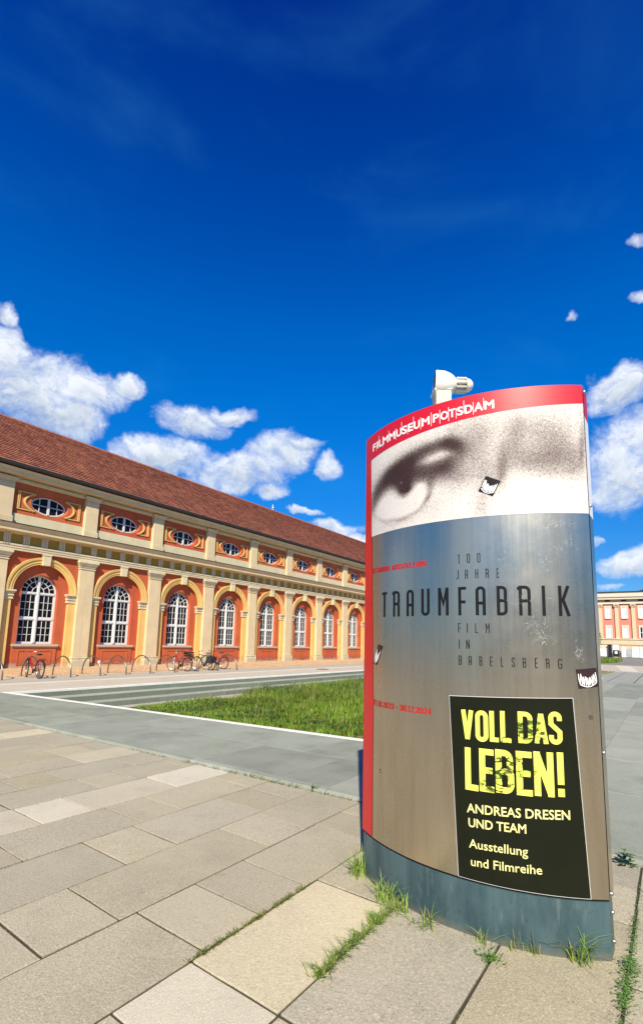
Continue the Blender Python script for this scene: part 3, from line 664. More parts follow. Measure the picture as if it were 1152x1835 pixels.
def steel_mat():
    m = bpy.data.materials.new('brushed_steel'); m.use_nodes = True; g = NG(m.node_tree); p = g.n['Principled BSDF']; v = g.new('ShaderNodeTexCoord').outputs['Object']
    vs = g.vmath('MULTIPLY', v, (1,1,.03)); st1 = g.noise(vs, 45, 4, .6); st2 = g.noise(g.vmath('MULTIPLY', v, (1,1,.12)), 9, 4, .6)
    c = g.mix(st1, (0.50,0.43,0.33), (0.61,0.54,0.43)); c = g.mix(g.rng(st2, .48, .75, 0, .5), c, (0.42,0.33,0.22))
    sm = g.noise(v, 3.0, 6, .68)
    g.put(p.inputs['Base Color'], c); p.inputs['Metallic'].default_value = 1.0
    g.put(p.inputs['Roughness'], g.math('ADD', g.rng(sm, .3, .7, .22, .29), g.math('MULTIPLY', st1, .05)))
    p.inputs['Anisotropic'].default_value = .0
    g.put(p.inputs['Normal'], g.bump(g.math('ADD', g.math('MULTIPLY', st1, .5), g.math('MULTIPLY', g.noise(v, 1.6, 2), 1.5)), .05, .004)); MATS['brushed_steel'] = m
steel_mat()
mat('sign_red', (0.54, 0.006, 0.018), 0.42, 0.04, 3)
mat('stripe_red', (0.56, 0.008, 0.010), 0.3, 0.04, 3)
mat('print_black', (0.008, 0.008, 0.008), 0.4, 0.1, spec=.2)
mat('print_white', (0.82, 0.81, 0.80), 0.35, 0.03)
mat('gap_black', (0.01,0.01,0.01), .6)
mat('poster_black', (0.008, 0.010, 0.005), 0.12, 0.15, 3, spec=.22)
mat('poster_yellow', (0.80, 0.74, 0.30), 0.3, 0.04)
mat('edge_steel', (0.25,0.24,0.22), .4, .1, metal=.9)
mat('sticker_dark', (0.03,0.012,0.014), .35, .1)

sb(body(-0.006, -0.02, 0.262), 'foot', 'foot_paint')
sb(body(-0.016, 0.262, 0.276), 'shadow_gap', 'gap_black')
sb(body(-0.004, 0.276, 2.972), 'body', 'edge_steel')
sb(sheet(0, UE, 0.276, 2.98, 0.0, 64), 'front_panel', 'brushed_steel', True)
mb = MB(); n = 40; us = [UE*i/n for i in range(n+1)]
mb.add([BPt(u,.276) for u in us]+[BPt(u,2.98) for u in us], [(i,i+1,n+2+i,n+1+i) for i in range(n)]); sb(mb, 'back_panel', 'brushed_steel', True)
# red header with slanting lower edge, folded round the right end
sb(sheet(0.0, UE, 2.795, 2.984, 0.0018, 64, 1, h0b=2.872), 'header', 'sign_red', True)
def endstrip(h0, h1, off, name, mt, B=True):
    P = Vector(SP(UE if B else 0, 0)); e = ch if B else -ch; P = P+e*off; Q = P+nb*TH; P = P
    return sb(MB().add([(P.x,P.y,h0),(Q.x,Q.y,h0),(Q.x,Q.y,h1),(P.x,P.y,h1)],[(0,1,2,3)]), name, mt)
endstrip(2.80, 2.984, .0045, 'header_fold', 'sign_red'); endstrip(2.225, 2.798, .0045, 'picture_fold', 'print_white'); endstrip(.276, 2.223, .004, 'edge_strip', 'brushed_steel')
endstrip(.276, 2.984, .0045, 'edge_strip', 'stripe_red', False)
mb = MB(); n = 24; vs = []
for j in range(n+1):
    h = .277+(2.795-.277)*j/n; ub = .145 - (.145-.082)*(max(0,h-1.1)/1.8)
    for i in range(5): vs.append(SP(ub*i/4, h, .002))
mb.add(vs, [(j*5+i, j*5+i+1, (j+1)*5+i+1, (j+1)*5+i) for j in range(n) for i in range(4)])
sb(mb, 'side_stripe', 'stripe_red', True, 'tapering red stripe down the left edge')
for h in (2.95, 2.28, 0.97, 0.30, 0.215, 0.085):
    P = B_+ch*0.004+nb*0.02; sb(MB().lathe([(0,.012),(.006,.012),(.010,.007),(.010,0)], (P.x,P.y,h), ch, 10), 'bolt', 'rim_metal', True)

# the picture: an anonymous eye printed in coarse grain
EYE = [(0.117, 2.45, 154.9, -50.6, 154.7, 0.45), (0.207, 2.55, 84.0, -1.5, 230.5, 0.45), (0.316, 2.614, 88.8, 21.0, 224.1, 0.45), (0.443, 2.664, 102.1, 10.2, 278.0, 0.42), (0.566, 2.694, 97.8, -5.7, 341.6, 0.4), (0.689, 2.712, 104.4, 0.8, 464.5, 0.4), (0.787, 2.705, 243.0, 163.4, 589.5, 0.32), (0.833, 2.661, 385.9, 139.3, 387.0, 0.18), (0.391, 2.593, 101.8, 38.3, 178.0, 0.22), (0.522, 2.597, 74.6, 14.3, 287.0, 0.3), (0.648, 2.573, 95.7, 39.3, 395.2, 0.3), (0.75, 2.588, 194.8, 40.2, 326.7, 0.28), (0.798, 2.62, 230.1, -5.4, 299.6, 0.15), (0.661, 2.503, 100.0, -4.7, 302.7, 0.2), (0.607, 2.489, 252.2, -52.9, 588.8, 0.12), (0.772, 2.505, 203.2, 41.3, 147.3, 0.16), (0.662, 2.636, 180.9, -96.4, 2192.7, -0.16), (0.732, 2.647, 439.6, 175.2, 3506.3, -0.12), (0.462, 2.495, 266.9, 97.5, 416.3, 0.28), (0.459, 2.524, 1080.6, 427.2, 585.0, 0.1), (0.435, 2.534, 2036.7, 0.0, 6211.2, -0.35), (0.475, 2.481, 1852.6, 574.4, 2762.1, 0.15), (0.443, 2.431, 395.4, 636.6, 6153.3, 0.15), (0.317, 2.388, 118.3, 2.3, 725.7, -0.75), (0.443, 2.368, 134.4, 97.0, 1072.0, -0.75), (0.536, 2.405, 483.1, -198.1, 615.1, -0.8), (0.58, 2.458, 1439.7, -98.1, 1054.9, -0.5), (0.276, 2.438, 450.5, -182.4, 1261.5, -0.3), (0.21, 2.339, 1319.3, 2131.3, 4250.9, 0.2), (0.356, 2.299, 158.1, 524.0, 3568.7, 0.3), (0.506, 2.309, 311.3, -627.9, 2987.7, 0.34), (0.6, 2.362, 1313.9, -1132.0, 1540.3, 0.36), (0.645, 2.433, 1834.5, -398.6, 473.9, 0.28), (0.672, 2.331, 268.8, -66.6, 290.2, 0.14), (0.318, 2.264, 117.8, 131.2, 1429.9, 0.14), (0.935, 2.761, 73.8, 18.8, 110.0, 0.26), (0.932, 2.596, 87.4, 12.3, 88.5, 0.26), (0.864, 2.466, 104.1, 29.1, 203.2, 0.2), (1.013, 2.434, 260.6, 11.1, 155.5, 0.22), (1.148, 2.695, 397.6, -4.8, 75.5, 0.26), (1.078, 2.541, 1034.5, -21.0, 94.6, 0.24), (1.158, 2.534, 198.1, 3.8, 123.0, 0.16), (1.237, 2.767, 121.4, 12.6, 209.2, 0.16), (1.259, 2.527, 123.5, 6.5, 215.4, 0.24), (1.381, 2.557, 115.5, -3.8, 123.6, 0.26), (1.387, 2.692, 115.5, -3.5, 96.2, 0.22), (1.473, 2.513, 356.5, -18.4, 127.2, 0.2), (1.263, 2.662, 198.0, 0.3, 120.5, 0.16), (1.507, 2.671, 3469.3, -181.7, 63.6, 0.25), (1.377, 2.457, 79.7, 4.1, 1038.6, 0.14), (0.955, 2.281, 626.4, -26.1, 262.7, 0.26), (0.97, 2.359, 821.4, 74.2, 859.2, 0.1), (1.065, 2.44, 2274.1, -299.4, 449.6, 0.12), (0.204, 2.786, 63.0, 49.8, 142.9, -0.1), (0.8, 2.802, 656.4, -137.4, 257.6, 0.15)]
NU, NH = 280, 120
ep = sheet(0.084, UE, 2.232, 2.797, 0.0016, NU, NH, h1b=2.874)
ep.v = [(x-PO.x, y-PO.y, z) for x, y, z in ep.v]; eo = ep.build('eye_picture', None, pillar, True)
eo['label'] = 'coarse-grained sepia close-up photograph of an eye'
ii, jj = np.meshgrid(np.arange(NU+1), np.arange(NH+1)); uu = .084+(UE-.084)*ii/NU; tt = jj/NH; h1_ = 2.797+(2.874-2.797)*ii/NU; hh_ = 2.232+(h1_-2.232)*tt
D = np.full_like(uu, 0.10)
for (a, b, p_, q_, r_, am) in EYE + [(0.445, 2.478, 330, 60, 460, .40), (0.50, 2.535, 60, 10, 500, .25)]:
    if am < -.6: am *= .82
    D += am*np.exp(-0.7*(p_*(uu-a)**2+2*q_*(uu-a)*(hh_-b)+r_*(hh_-b)**2))
D = np.clip(D*1.02+.08*np.clip((uu-.8)/.2,0,1)*np.clip((hh_-2.42)/.1,0,1), 0.04, 0.95).reshape(-1)
ca = eo.data.color_attributes.new('ink', 'FLOAT_COLOR', 'POINT')
ca.data.foreach_set('color', np.stack([D,D,D,np.ones_like(D)],1).reshape(-1).astype(np.float32))
def eye_mat():
    m = bpy.data.materials.new('eye_print'); m.use_nodes = True; g = NG(m.node_tree); p = g.n['Principled BSDF']; v = g.new('ShaderNodeTexCoord').outputs['Object']
    at = g.new('ShaderNodeAttribute', attribute_name='ink'); sp = g.new('ShaderNodeSeparateColor'); g.lk(at.outputs['Color'], sp.inputs[0])
    gr = g.noise(v, 135, 2, .6, 1.6); gr2 = g.noise(v, 260, 2, .5)
    t = g.math('ADD', sp.outputs[0], g.math('MULTIPLY', g.math('SUBTRACT', g.math('ADD', g.math('MULTIPLY', gr, .8), g.math('MULTIPLY', gr2, .2)), .5), 2.3))
    f = g.rng(t, .10, .90)
    c = g.mix(f, (0.66,0.62,0.585), (0.085,0.034,0.028)); c = g.mix(g.rng(sp.outputs[0], .4, .85, 0, .85), c, (0.025,0.010,0.008))
    g.put(p.inputs['Base Color'], c); p.inputs['Roughness'].default_value = .55; p.inputs['Specular IOR Level'].default_value = .3; MATS['eye_print'] = m; return m
eo.data.materials.append(eye_mat())

# ---- lettering
def arcpts(cx, cy, r, a0, a1, k=6, ry=None):
    return [(cx+r*math.cos(R(a0+(a1-a0)*i/k)), cy+(ry or r)*math.sin(R(a0+(a1-a0)*i/k))) for i in range(k+1)]
def ribbon(pts, t, closed=False):
    n = len(pts); L, Rr = [], []
    for i in range(n):
        p = Vector(pts[i]); a = Vector(pts[i-1]) if (i > 0 or closed) else None; b = Vector(pts[(i+1)%n]) if (i < n-1 or closed) else None
        d1 = (p-a).normalized() if a is not None else None; d2 = (b-p).normalized() if b is not None else None
        if d1 is None: d1 = d2
        if d2 is None: d2 = d1
        n1 = Vector((-d1.y, d1.x)); n2 = Vector((-d2.y, d2.x)); mi = n1+n2
        mi = mi.normalized() if mi.length > 1e-3 else n1
        k = min(1/max(mi.dot(n1), .35), 2.2)
        L.append(p+mi*t/2*k); Rr.append(p-mi*t/2*k)
    return L, Rr
def glyph(c, w, h, t):
    """polylines in metres for a narrow rounded capital; centre lines inset by t/2"""
    a, b, q = t/2, w-t/2, h-t/2; r = max(min((b-a)/2, h*.18), .001); m = (a+b)/2; G = []
    top = [(a, 0)] + arcpts(a+r, q-r, r, 180, 90) + arcpts(b-r, q-r, r, 90, 0) + [(b, 0)]
    if c == 'A': G = [top, [(a, h*.42), (b, h*.42)]]
    elif c == 'R': G = [[(a,0),(a,h)], [(-t*.5,h-t*.9),(a+t*.1,h-t*.9)], [(a,q)]+arcpts(b-r,q-r,r,90,0)+[(b,h*.56),(b-t*.35,h*.49),(b,h*.42),(b,0)], [(a,h*.49),(b-t*.3,h*.49)]]
    elif c == 'r': G = [[(a,0),(a,h)], [(a,q)]+arcpts(b-r,q-r,r,90,0)+arcpts(b-r,h*.48+r,r,0,-90)+[(a,h*.48)], [(m,h*.48),(b,0)]]
    elif c == 'T': G = [[(0,q),(w,q)], [(m,0),(m,q)]]
    elif c == 'U': G = [[(a,h)]+arcpts(a+r,a+r,r,180,270)+arcpts(b-r,a+r,r,270,360)+[(b,h)]]
    elif c == 'M': G = [[(a,0),(a,h)], [(b,0),(b,h)], [(a,h-t*.2),(m,h*.42),(b,h-t*.2)]]
    elif c == 'F': G = [[(a,0),(a,h)], [(a,q),(w,q)], [(a,h*.47),(w*.92,h*.47)]]
    elif c == 'E': G = [[(a,0),(a,h)], [(a,q),(w,q)], [(a,h*.5),(w*.9,h*.5)], [(a,t/2),(w,t/2)]]
    elif c == 'B': G = [[(a,0),(a,h)], [(a,q)]+arcpts(b-r-t*.1,q-r,r,90,0)+[(b-t*.1,h*.56),(b-t*.35,h*.5)], [(b-t*.35,h*.5),(b,h*.44)]+arcpts(b-r,t/2+r,r,0,-90)+[(a,t/2)], [(a,h*.5),(b-t*.3,h*.5)]]
    elif c == 'D': G = [[(a,0),(a,h)], [(a,q)]+arcpts(b-r,q-r,r,90,0)+arcpts(b-r,t/2+r,r,0,-90)+[(a,t/2)]]
    elif c in 'I': G = [[(m,0),(m,h)]]
    elif c == '1': G = [[(m,0),(m,h)], [(m-t*1.2,h*.84),(m,q)]]
    elif c == 'K': G = [[(a,0),(a,h)], [(b,h),(a+t*.6,h*.45)], [(a+t*.9,h*.53),(b,0)]]
    elif c == 'L': G = [[(a,0),(a,h)], [(a,t/2),(w,t/2)]]
    elif c == 'N': G = [[(a,0),(a,h)], [(b,0),(b,h)], [(a,h-t*.4),(b,t*.4)]]
    elif c == 'H': G = [[(a,0),(a,h)], [(b,0),(b,h)], [(a,h*.5),(b,h*.5)]]
    elif c == 'J': G = [[(b,h)]+arcpts(b-r,t/2+r,r,0,-90)+[(0,t/2)]]
    elif c in 'O0': G = [('c', arcpts(a+r,q-r,r,180,90)+arcpts(b-r,q-r,r,90,0)+arcpts(b-r,t/2+r,r,0,-90)+arcpts(a+r,t/2+r,r,-90,-180))]
    elif c == 'G': G = [[(b,q-r*1.3)]+arcpts(b-r,q-r,r,0,90)+arcpts(a+r,q-r,r,90,180)+arcpts(a+r,t/2+r,r,180,270)+arcpts(b-r,t/2+r,r,270,360)+[(b,h*.48),(m,h*.48)]]
    elif c == 'S': G = [[(b,h*.72)]+arcpts(b-r,q-r,r,0,90)+arcpts(a+r,q-r,r,90,180)+[(a,h*.62),(b,h*.38)]+arcpts(b-r,t/2+r,r,0,-90)+arcpts(a+r,t/2+r,r,-90,-180)+[(a,h*.28)]]
    elif c == 'V': G = [[(a,h),(m,t*.3)], [(b,h),(m,t*.3)]]
    elif c == 'a': G = [[(t*.45,0),(m,h-t*.3)], [(w-t*.45,0),(m,h-t*.3)], [(w*.25,h*.27),(w*.75,h*.27)]]
    elif c == '2': G = [[(a,h*.72)]+arcpts(a+r,q-r,r,180,90)+arcpts(b-r,q-r,r,90,0)+[(b,h*.62),(a,t*.6),(w,t*.6)]]
    elif c == '3': G = [[(a,h*.75)]+arcpts(a+r,q-r,r,180,90)+arcpts(b-r,q-r,r,90,0)+[(b,h*.58),(m,h*.52),(b,h*.44)]+arcpts(b-r,t/2+r,r,0,-90)+arcpts(a+r,t/2+r,r,-90,-180)+[(a,h*.26)]]
    elif c == '4': G = [[(b*.85,0),(b*.85,h),(a,h*.3),(w,h*.3)]]
    elif c == '7': G = [[(0,q),(b,q),(w*.35,0)]]
    elif c == '.': G = [[(m,0),(m,t)]]
    elif c == '-': G = [[(0,h*.45),(w,h*.45)]]
    elif c == '!': G = [[(m,h*.27),(m,h)], [(m,0),(m,h*.18)]]
    return G
def letter(mb, c, u0, u1, h0, h1, t, off, dh=0.0):
    w, h = u1-u0, h1-h0
    lean = lambda x, y: (u0+x, h0+y+dh*x)
    for gi, G in enumerate(glyph(c, w, h, t)):
        cl = isinstance(G, tuple); P = G[1] if cl else G
        if cl:
            Q = [P[0]]
            for p in P[1:]:
                if math.hypot(p[0]-Q[-1][0], p[1]-Q[-1][1]) > 1e-5: Q.append(p)
            if math.hypot(Q[0][0]-Q[-1][0], Q[0][1]-Q[-1][1]) < 1e-5: Q.pop()
            P = Q
        else:
            Q = [P[0]]
            for p in P[1:]:
                if math.hypot(p[0]-Q[-1][0], p[1]-Q[-1][1]) > 1e-5: Q.append(p)
            P = Q
        L, Rr = ribbon(P, t, cl); n = len(P); o = off+gi*0.00012
        vs = [SP(*lean(p.x, p.y), o) for p in L]+[SP(*lean(p.x, p.y), o) for p in Rr]
        mb.add(vs, [(i,(i+1)%n,n+(i+1)%n,n+i) for i in range(n if cl else n-1)])
def word(name, spec, mt, t, off, h0, h1, label=None):
    for c, u0, u1 in spec:
        mb = MB(); letter(mb, c, u0, u1, h0, h1, t, off); sb(mb, name, mt)
TL = [('T',.245,.294),('R',.358,.415),('A',.474,.528),('U',.584,.640),('M',.696,.760),('F',.817,.862),('A',.914,.968),('B',1.026,1.081),('R',1.139,1.199),('I',1.254,1.273),('K',1.338,1.397)]
mb0 = [word('title_letter', TL, 'print_black', .0165, .0016, 1.667, 1.830)]
def small(text, us, h0, h1, t=.0042):
    word('small_letter', [(c, a, b) for c, (a, b) in zip(text, us)], 'print_black', t, .0016, h0, h1)
small('100', [(.817,.832),(.870,.887),(.927,.944)], 1.966, 2.021)
small('JAHRE', [(.805,.821),(.858,.874),(.915,.931),(.971,.987),(1.029,1.043)], 1.876, 1.929)
small('FILM', [(.814,.829),(.861,.870),(.909,.924),(.965,.985)], 1.569, 1.623)
small('IN', [(.814,.823),(.858,.876)], 1.479, 1.531)
small('BABELSBERG', [(.814,.831),(.870,.886),(.927,.942),(.983,.997),(1.038,1.051),(1.093,1.108),(1.148,1.165),(1.208,1.221),(1.263,1.279),(1.322,1.342)], 1.389, 1.441)

def text_mesh(s, off=0.0):
    cu = bpy.data.curves.new('t', 'FONT'); cu.body = s; cu.size = 1; cu.offset = off; cu.resolution_u = 3
    o = bpy.data.objects.new('t', cu); COL.objects.link(o); dg = bpy.context.evaluated_depsgraph_get()
    me = bpy.data.meshes.new_from_object(o.evaluated_get(dg)); v = [tuple(x.co) for x in me.vertices]; f = [tuple(p.vertices) for p in me.polygons]
    bpy.data.objects.remove(o); bpy.data.curves.remove(cu); bpy.data.meshes.remove(me); return v, f
def text_on(s, u0, u1, h0, h1, mt, bold=0.0, off=.0016, name='lettering', dh=0.0, label=None, ref=None):
    """fit to a box: u0..u1, cap height h0..h1 (h measured on capitals), baseline rises by dh towards the right"""
    v, f = text_mesh(s); c, _ = text_mesh('H'); ch_ = max(p[1] for p in c); cb = min(p[1] for p in c)
    x0 = min(p[0] for p in v); x1 = max(p[0] for p in v); mb = MB(); hb_ = h1-h0; k = 0
    for du, dv in (((0,0),) if not bold else ((0,0),(-bold,0),(bold,0),(0,bold),(0,-bold),(bold*.7,bold*.7),(-bold*.7,-bold*.7),(bold*.7,-bold*.7),(-bold*.7,bold*.7))):
        mb.add([SP(u0+(p[0]-x0)/(x1-x0)*(u1-u0)+du*hb_, h0+(p[1]-cb)/(ch_-cb)*(h1-h0)+dh*(p[0]-x0)/(x1-x0)+dv*hb_, off+k*.00003) for p in v], f); k += 1
    return sb(mb, name, mt, False, label)
FL = [(0.113, 0.156), (0.17, 0.187), (0.201, 0.237), (0.247, 0.303), (0.318, 0.371), (0.387, 0.431), (0.438, 0.479), (0.492, 0.527), (0.538, 0.578), (0.597, 0.649), (0.675, 0.714), (0.726, 0.772), (0.78, 0.816), (0.829, 0.863), (0.875, 0.917), (0.93, 0.976), (0.988, 1.038)]
for c, (a, b) in zip('FILMMUSEUMPOTSDAM', FL):
    y0 = 2.851+.026*(a/1.0); 
    if c == 'I': a, b = a+.003, b-.003
    text_on(c, a, b, y0, y0+.050, 'print_white', .045, .0036, 'header_letter')
for i, u in enumerate([.163,.194,.242,.310,.379,.4345,.4855,.5325,.5875,.662,.720,.776,.8225,.869,.9235,.982]):
    lo = 2.862+.022*u if i % 2 else 2.838+.022*u; hi = lo+.078 if i % 3 else lo+.066
    if i in (9,10,11): lo = 2.835+.02*u; hi = lo+.09
    sb(MB().add([SP(u-.0016,lo,.0032),SP(u+.0016,lo,.0032),SP(u+.0016,hi,.0032),SP(u-.0016,hi,.0032)],[(0,1,2,3)]), 'header_bar', 'print_white')
def stroke_text(txt, u0, u1, h0, h1, t, mt, name, dh=0.0):
    wt = [dict(zip(' .-1I', (.45,.28,.7,.55,.32))).get(c, 1.0) for c in txt]; gap = .22; tot = sum(wt)+gap*(len(txt)-1); k = (u1-u0)/tot; x = u0
    for c, w in zip(txt, wt):
        y = dh*(x-u0)/(u1-u0)
        if c != ' ':
            mb = MB(); cc = {'A':'a','Ä':'a','R':'r'}.get(c, c); letter(mb, cc, x, x+w*k, h0+y, h1+y, t, .0022)
            if c == 'Ä':
                for q_ in (.3,.7): mb.add([SP(x+w*k*q_-.002, h1+y+.003, .0022),SP(x+w*k*q_+.002, h1+y+.003, .0022),SP(x+w*k*q_+.002, h1+y+.008, .0022),SP(x+w*k*q_-.002, h1+y+.008, .0022)],[(0,1,2,3)])
            sb(mb, name, mt)
        x += (w+gap)*k
stroke_text('STÄNDIGE AUSSTELLUNG', .135, .621, 1.968, 2.002, .0062, 'stripe_red', 'red_letter')
stroke_text('7.10.2023 - 30.12.2024', .166, .644, 1.090, 1.127, .0062, 'stripe_red', 'red_letter', .004)
for lo, hi, b in ((1.968,2.004,.127),(1.095,1.131,.158)):
    sb(MB().add([SP(.09,lo,.0026),SP(b,lo,.0026),SP(b,hi,.0026),SP(.09,hi,.0026)],[(0,1,2,3)]), 'stripe_tab', 'stripe_red')

# ---- black poster
mb = sheet(.760, 1.392, .277, 1.222, .0022, 24, 1); vs = []
def PU(a, b):   # poster outline is a little crooked: left edge .760 -> .795, right 1.388 -> 1.430
    return None
vs = []; nu = 24
for j, (l, r_, y0, y1) in enumerate(((.797,1.428,.279,.279),(.759,1.386,1.214,1.240))):
    for i in range(nu+1):
        t = i/nu; vs.append(SP(l+(r_-l)*t, y0+(y1-y0)*t, .0022))
poster_edge = []
for j, (l, r_, y0, y1) in enumerate(((.795,1.430,.277,.277),(.757,1.388,1.216,1.242))):
    for i in range(nu+1):
        t = i/nu; poster_edge.append(SP(l+(r_-l)*t, y0+(y1-y0)*t, .0014))
fs_ = [(i, i+1, nu+2+i, nu+1+i) for i in range(nu)]
sb(MB().add(poster_edge, fs_), 'poster_border', 'print_white', True)
sb(MB().add(vs, fs_), 'poster', 'poster_black', True, 'glossy black exhibition poster with yellow lettering')
def leafy():
    m = bpy.data.materials.new('poster_lime'); m.use_nodes = True; g = NG(m.node_tree); p = g.n['Principled BSDF']; v = g.new('ShaderNodeTexCoord').outputs['Object']
    sp = g.new('ShaderNodeSeparateXYZ'); g.lk(v, sp.inputs[0])
    def ell(cx, cz, rx, rz):
        a = g.math('MULTIPLY', g.math('SUBTRACT', sp.outputs[0], cx), 1/rx); b = g.math('MULTIPLY', g.math('SUBTRACT', sp.outputs[2], cz), 1/rz)
        return g.rng(g.math('ADD', g.math('MULTIPLY', a, a), g.math('MULTIPLY', b, b)), 1.0, .35, 0, 1, True)
    x = lambda u: SP(u, 0)[0]-PO.x
    reg = g.math('MAXIMUM', ell(x(1.17), 1.06, .10, .075), ell(x(1.07), .86, .14, .085)); reg = g.math('MAXIMUM', reg, ell(x(1.03), .77, .13, .05)); reg = g.math('MAXIMUM', reg, ell(x(1.04), 1.02, .05, .035))
    mp = g.new('ShaderNodeMapping'); g.put(mp.inputs['Vector'], v); mp.inputs['Rotation'].default_value = (0, R(-38), 0); mp.inputs['Scale'].default_value = (1, 1, 2.6)
    n = g.noise(mp.outputs[0], 9, 2, .5, 1.2); n2 = g.noise(mp.outputs[0], 6, 2, .5, 1.6)
    st = g.math('MULTIPLY', g.rng(g.math('ABSOLUTE', g.math('SUBTRACT', n, .5)), .015, .045, 1, 0), reg)
    c = g.mix(g.math('MULTIPLY', g.rng(n2, .48, .56), g.math('MULTIPLY', reg, .75)), (0.80,0.80,0.12), (0.30,0.48,0.05))
    c = g.mix(g.math('MULTIPLY', g.rng(n2, .60, .64), reg), c, (0.03,0.05,0.008)); c = g.mix(st, c, (0.04,0.06,0.01))
    g.put(p.inputs['Base Color'], c); p.inputs['Roughness'].default_value = .3; MATS['poster_lime'] = m
leafy()
PV = [('V',.824,.890,.984,1.146),('O',.900,.966,.986,1.150),('L',.973,1.018,.992,1.152),('L',1.027,1.080,.995,1.156),('D',1.114,1.185,.999,1.160),('A',1.193,1.258,1.003,1.164),('S',1.262,1.327,1.004,1.169),
      ('L',.841,.909,.727,.947),('E',.916,.990,.731,.951),('B',.998,1.088,.737,.956),('E',1.099,1.175,.738,.958),('N',1.184,1.278,.744,.963),('!',1.290,1.332,.749,.966)]
for c, a, b, y0, y1 in PV:
    mb = MB(); t = .0235 if y1 > 1 else .031
    if c == 'A':
        w, h = b-a, y1-y0
        for gi, P in enumerate(([(t/2*.9,0),(w/2,h-.01)], [(w-t/2*.9,0),(w/2,h-.01)], [(w*.25,h*.26),(w*.75,h*.26)])):
            L, Rr = ribbon(P, t if gi < 2 else t*.8); mb.add([SP(a+p.x, y0+max(p.y,0), .0032+gi*.0001) for p in L]+[SP(a+p.x, y0+max(p.y,0), .0032+gi*.0001) for p in Rr], [(0,1,3,2)])
    else: letter(mb, c, a, b, y0, y1, t, .0032)
    sb(mb, 'poster_letter', 'poster_lime')
text_on('ANDREAS DRESEN', .848, 1.346, .612, .656, 'poster_yellow', .022, .0032, 'poster_lettering', dh=.030)
text_on('UND TEAM', .855, 1.137, .540, .583, 'poster_yellow', .022, .0032, 'poster_lettering', dh=.015)
text_on('Ausstellung', .856, 1.142, .436, .479, 'poster_yellow', .010, .0032, 'poster_lettering', dh=.012)
text_on('und Filmreihe', .864, 1.205, .348, .390, 'poster_yellow', .010, .0032, 'poster_lettering', dh=.022)

# ---- stickers: black with a scrawled white tag
def sticker(corners, mt, off, seed, label, red=False, sc=1.0):
    rr = random.Random(seed); (a, b, c, d) = corners
    def bl(x, y): # x right, y up in the sticker
        return tuple((d[i]*(1-x)+c[i]*x)*(1-y)+(a[i]*(1-x)+b[i]*x)*y for i in (0,1))
    n = 6; sb(MB().add([SP(*bl(i/n, j/n), off) for j in range(n+1) for i in range(n+1)], [(j*(n+1)+i,j*(n+1)+i+1,(j+1)*(n+1)+i+1,(j+1)*(n+1)+i) for j in range(n) for i in range(n)]), 'sticker', mt, False, label)
    mb = MB(); k = 0
    arcf = lambda x: .48-.22*math.sin(PI*x)
    strokes = []
    for i in range(9):
        x = .08+.105*i; y0 = arcf(x)-.12-.06*rr.random(); y1 = arcf(x)+.26+.1*abs(x-.5)*2
        strokes.append([(x+rr.uniform(-.02,.02), y0), (x+rr.uniform(-.03,.03), (y0+y1)/2), (x+rr.uniform(-.02,.05), y1)])
        if i < 8: strokes.append([(x, y1 if i % 2 else y0), (x+.1, y0 if i % 2 else y1)])
    strokes.append([(x/12, arcf(x/12)-.2) for x in range(1,12)])
    w = abs(c[0]-d[0])+.0001
    for s in strokes:
        Q = [bl(*p) for p in s]; L, Rr = ribbon(Q, .0042*sc); m_ = len(Q); o = off+.0006+k*.00001; k += 1
        mb.add([SP(p.x,p.y,o) for p in L]+[SP(p.x,p.y,o) for p in Rr], [(i,i+1,m_+i+1,m_+i) for i in range(m_-1)])
    sb(mb, 'scrawl', 'print_white')
sticker(((.984,2.470),(1.064,2.432),(1.020,2.345),(.942,2.384)), 'print_black', .0035, 1, 'black tilted sticker with a white scrawl on the eye picture')
sticker(((1.410,1.388),(1.514,1.400),(1.519,1.303),(1.420,1.289)), 'sticker_dark', .0035, 2, 'dark sticker with a white scrawl at the right edge')
sticker(((.205,1.490),(.254,1.478),(.187,1.354),(.141,1.363)), 'sticker_dark', .0028, 3, 'small dark red sticker near the red stripe', sc=.55)
# ---- scratches and rubbed patches on the steel
mb = MB(); k = 0
for (cu, chh, ru, rh, cnt, L) in ((1.24,2.20,.10,.03,16,.05),(1.36,2.17,.07,.03,20,.05),(1.27,1.95,.06,.08,16,.04),(1.40,2.05,.06,.05,10,.04),(1.25,1.55,.06,.05,34,.035),(1.22,1.62,.10,.03,16,.06),(1.43,1.47,.022,.04,34,.025),(1.05,1.95,.05,.1,6,.02),(.95,1.57,.012,.012,5,.02),(1.15,1.75,.12,.05,10,.05),(.88,2.12,.10,.06,6,.02),(.35,2.1,.1,.06,5,.05)):
    for _ in range(int(cnt*2.2)):
        u = random.gauss(cu, ru*.5); h = random.gauss(chh, rh*.5); a = random.choice((R(35),R(50),R(120),R(90),R(15)))+random.gauss(0,.3); l = L*random.uniform(.08,.8)
        pts = [(u+math.cos(a)*l*(i/3-.5)+random.gauss(0,.001), h+math.sin(a)*l*(i/3-.5)+random.gauss(0,.001)) for i in range(4)]
        if max(p[0] for p in pts) > 1.515: continue
        Lq, Rq = ribbon(pts, random.choice((.0003,.0004,.0005,.0007,.0012))); o = .0012+k*.000002; k += 1
        mb.add([SP(p.x,p.y,o) for p in Lq]+[SP(p.x,p.y,o) for p in Rq], [(0,1,5,4),(1,2,6,5),(2,3,7,6)])
mat('scratch', (0.50,0.51,0.50), .5, .1, metal=.5)
tag(sb(mb, 'scratches', 'scratch'), kind='stuff')
mb = MB()
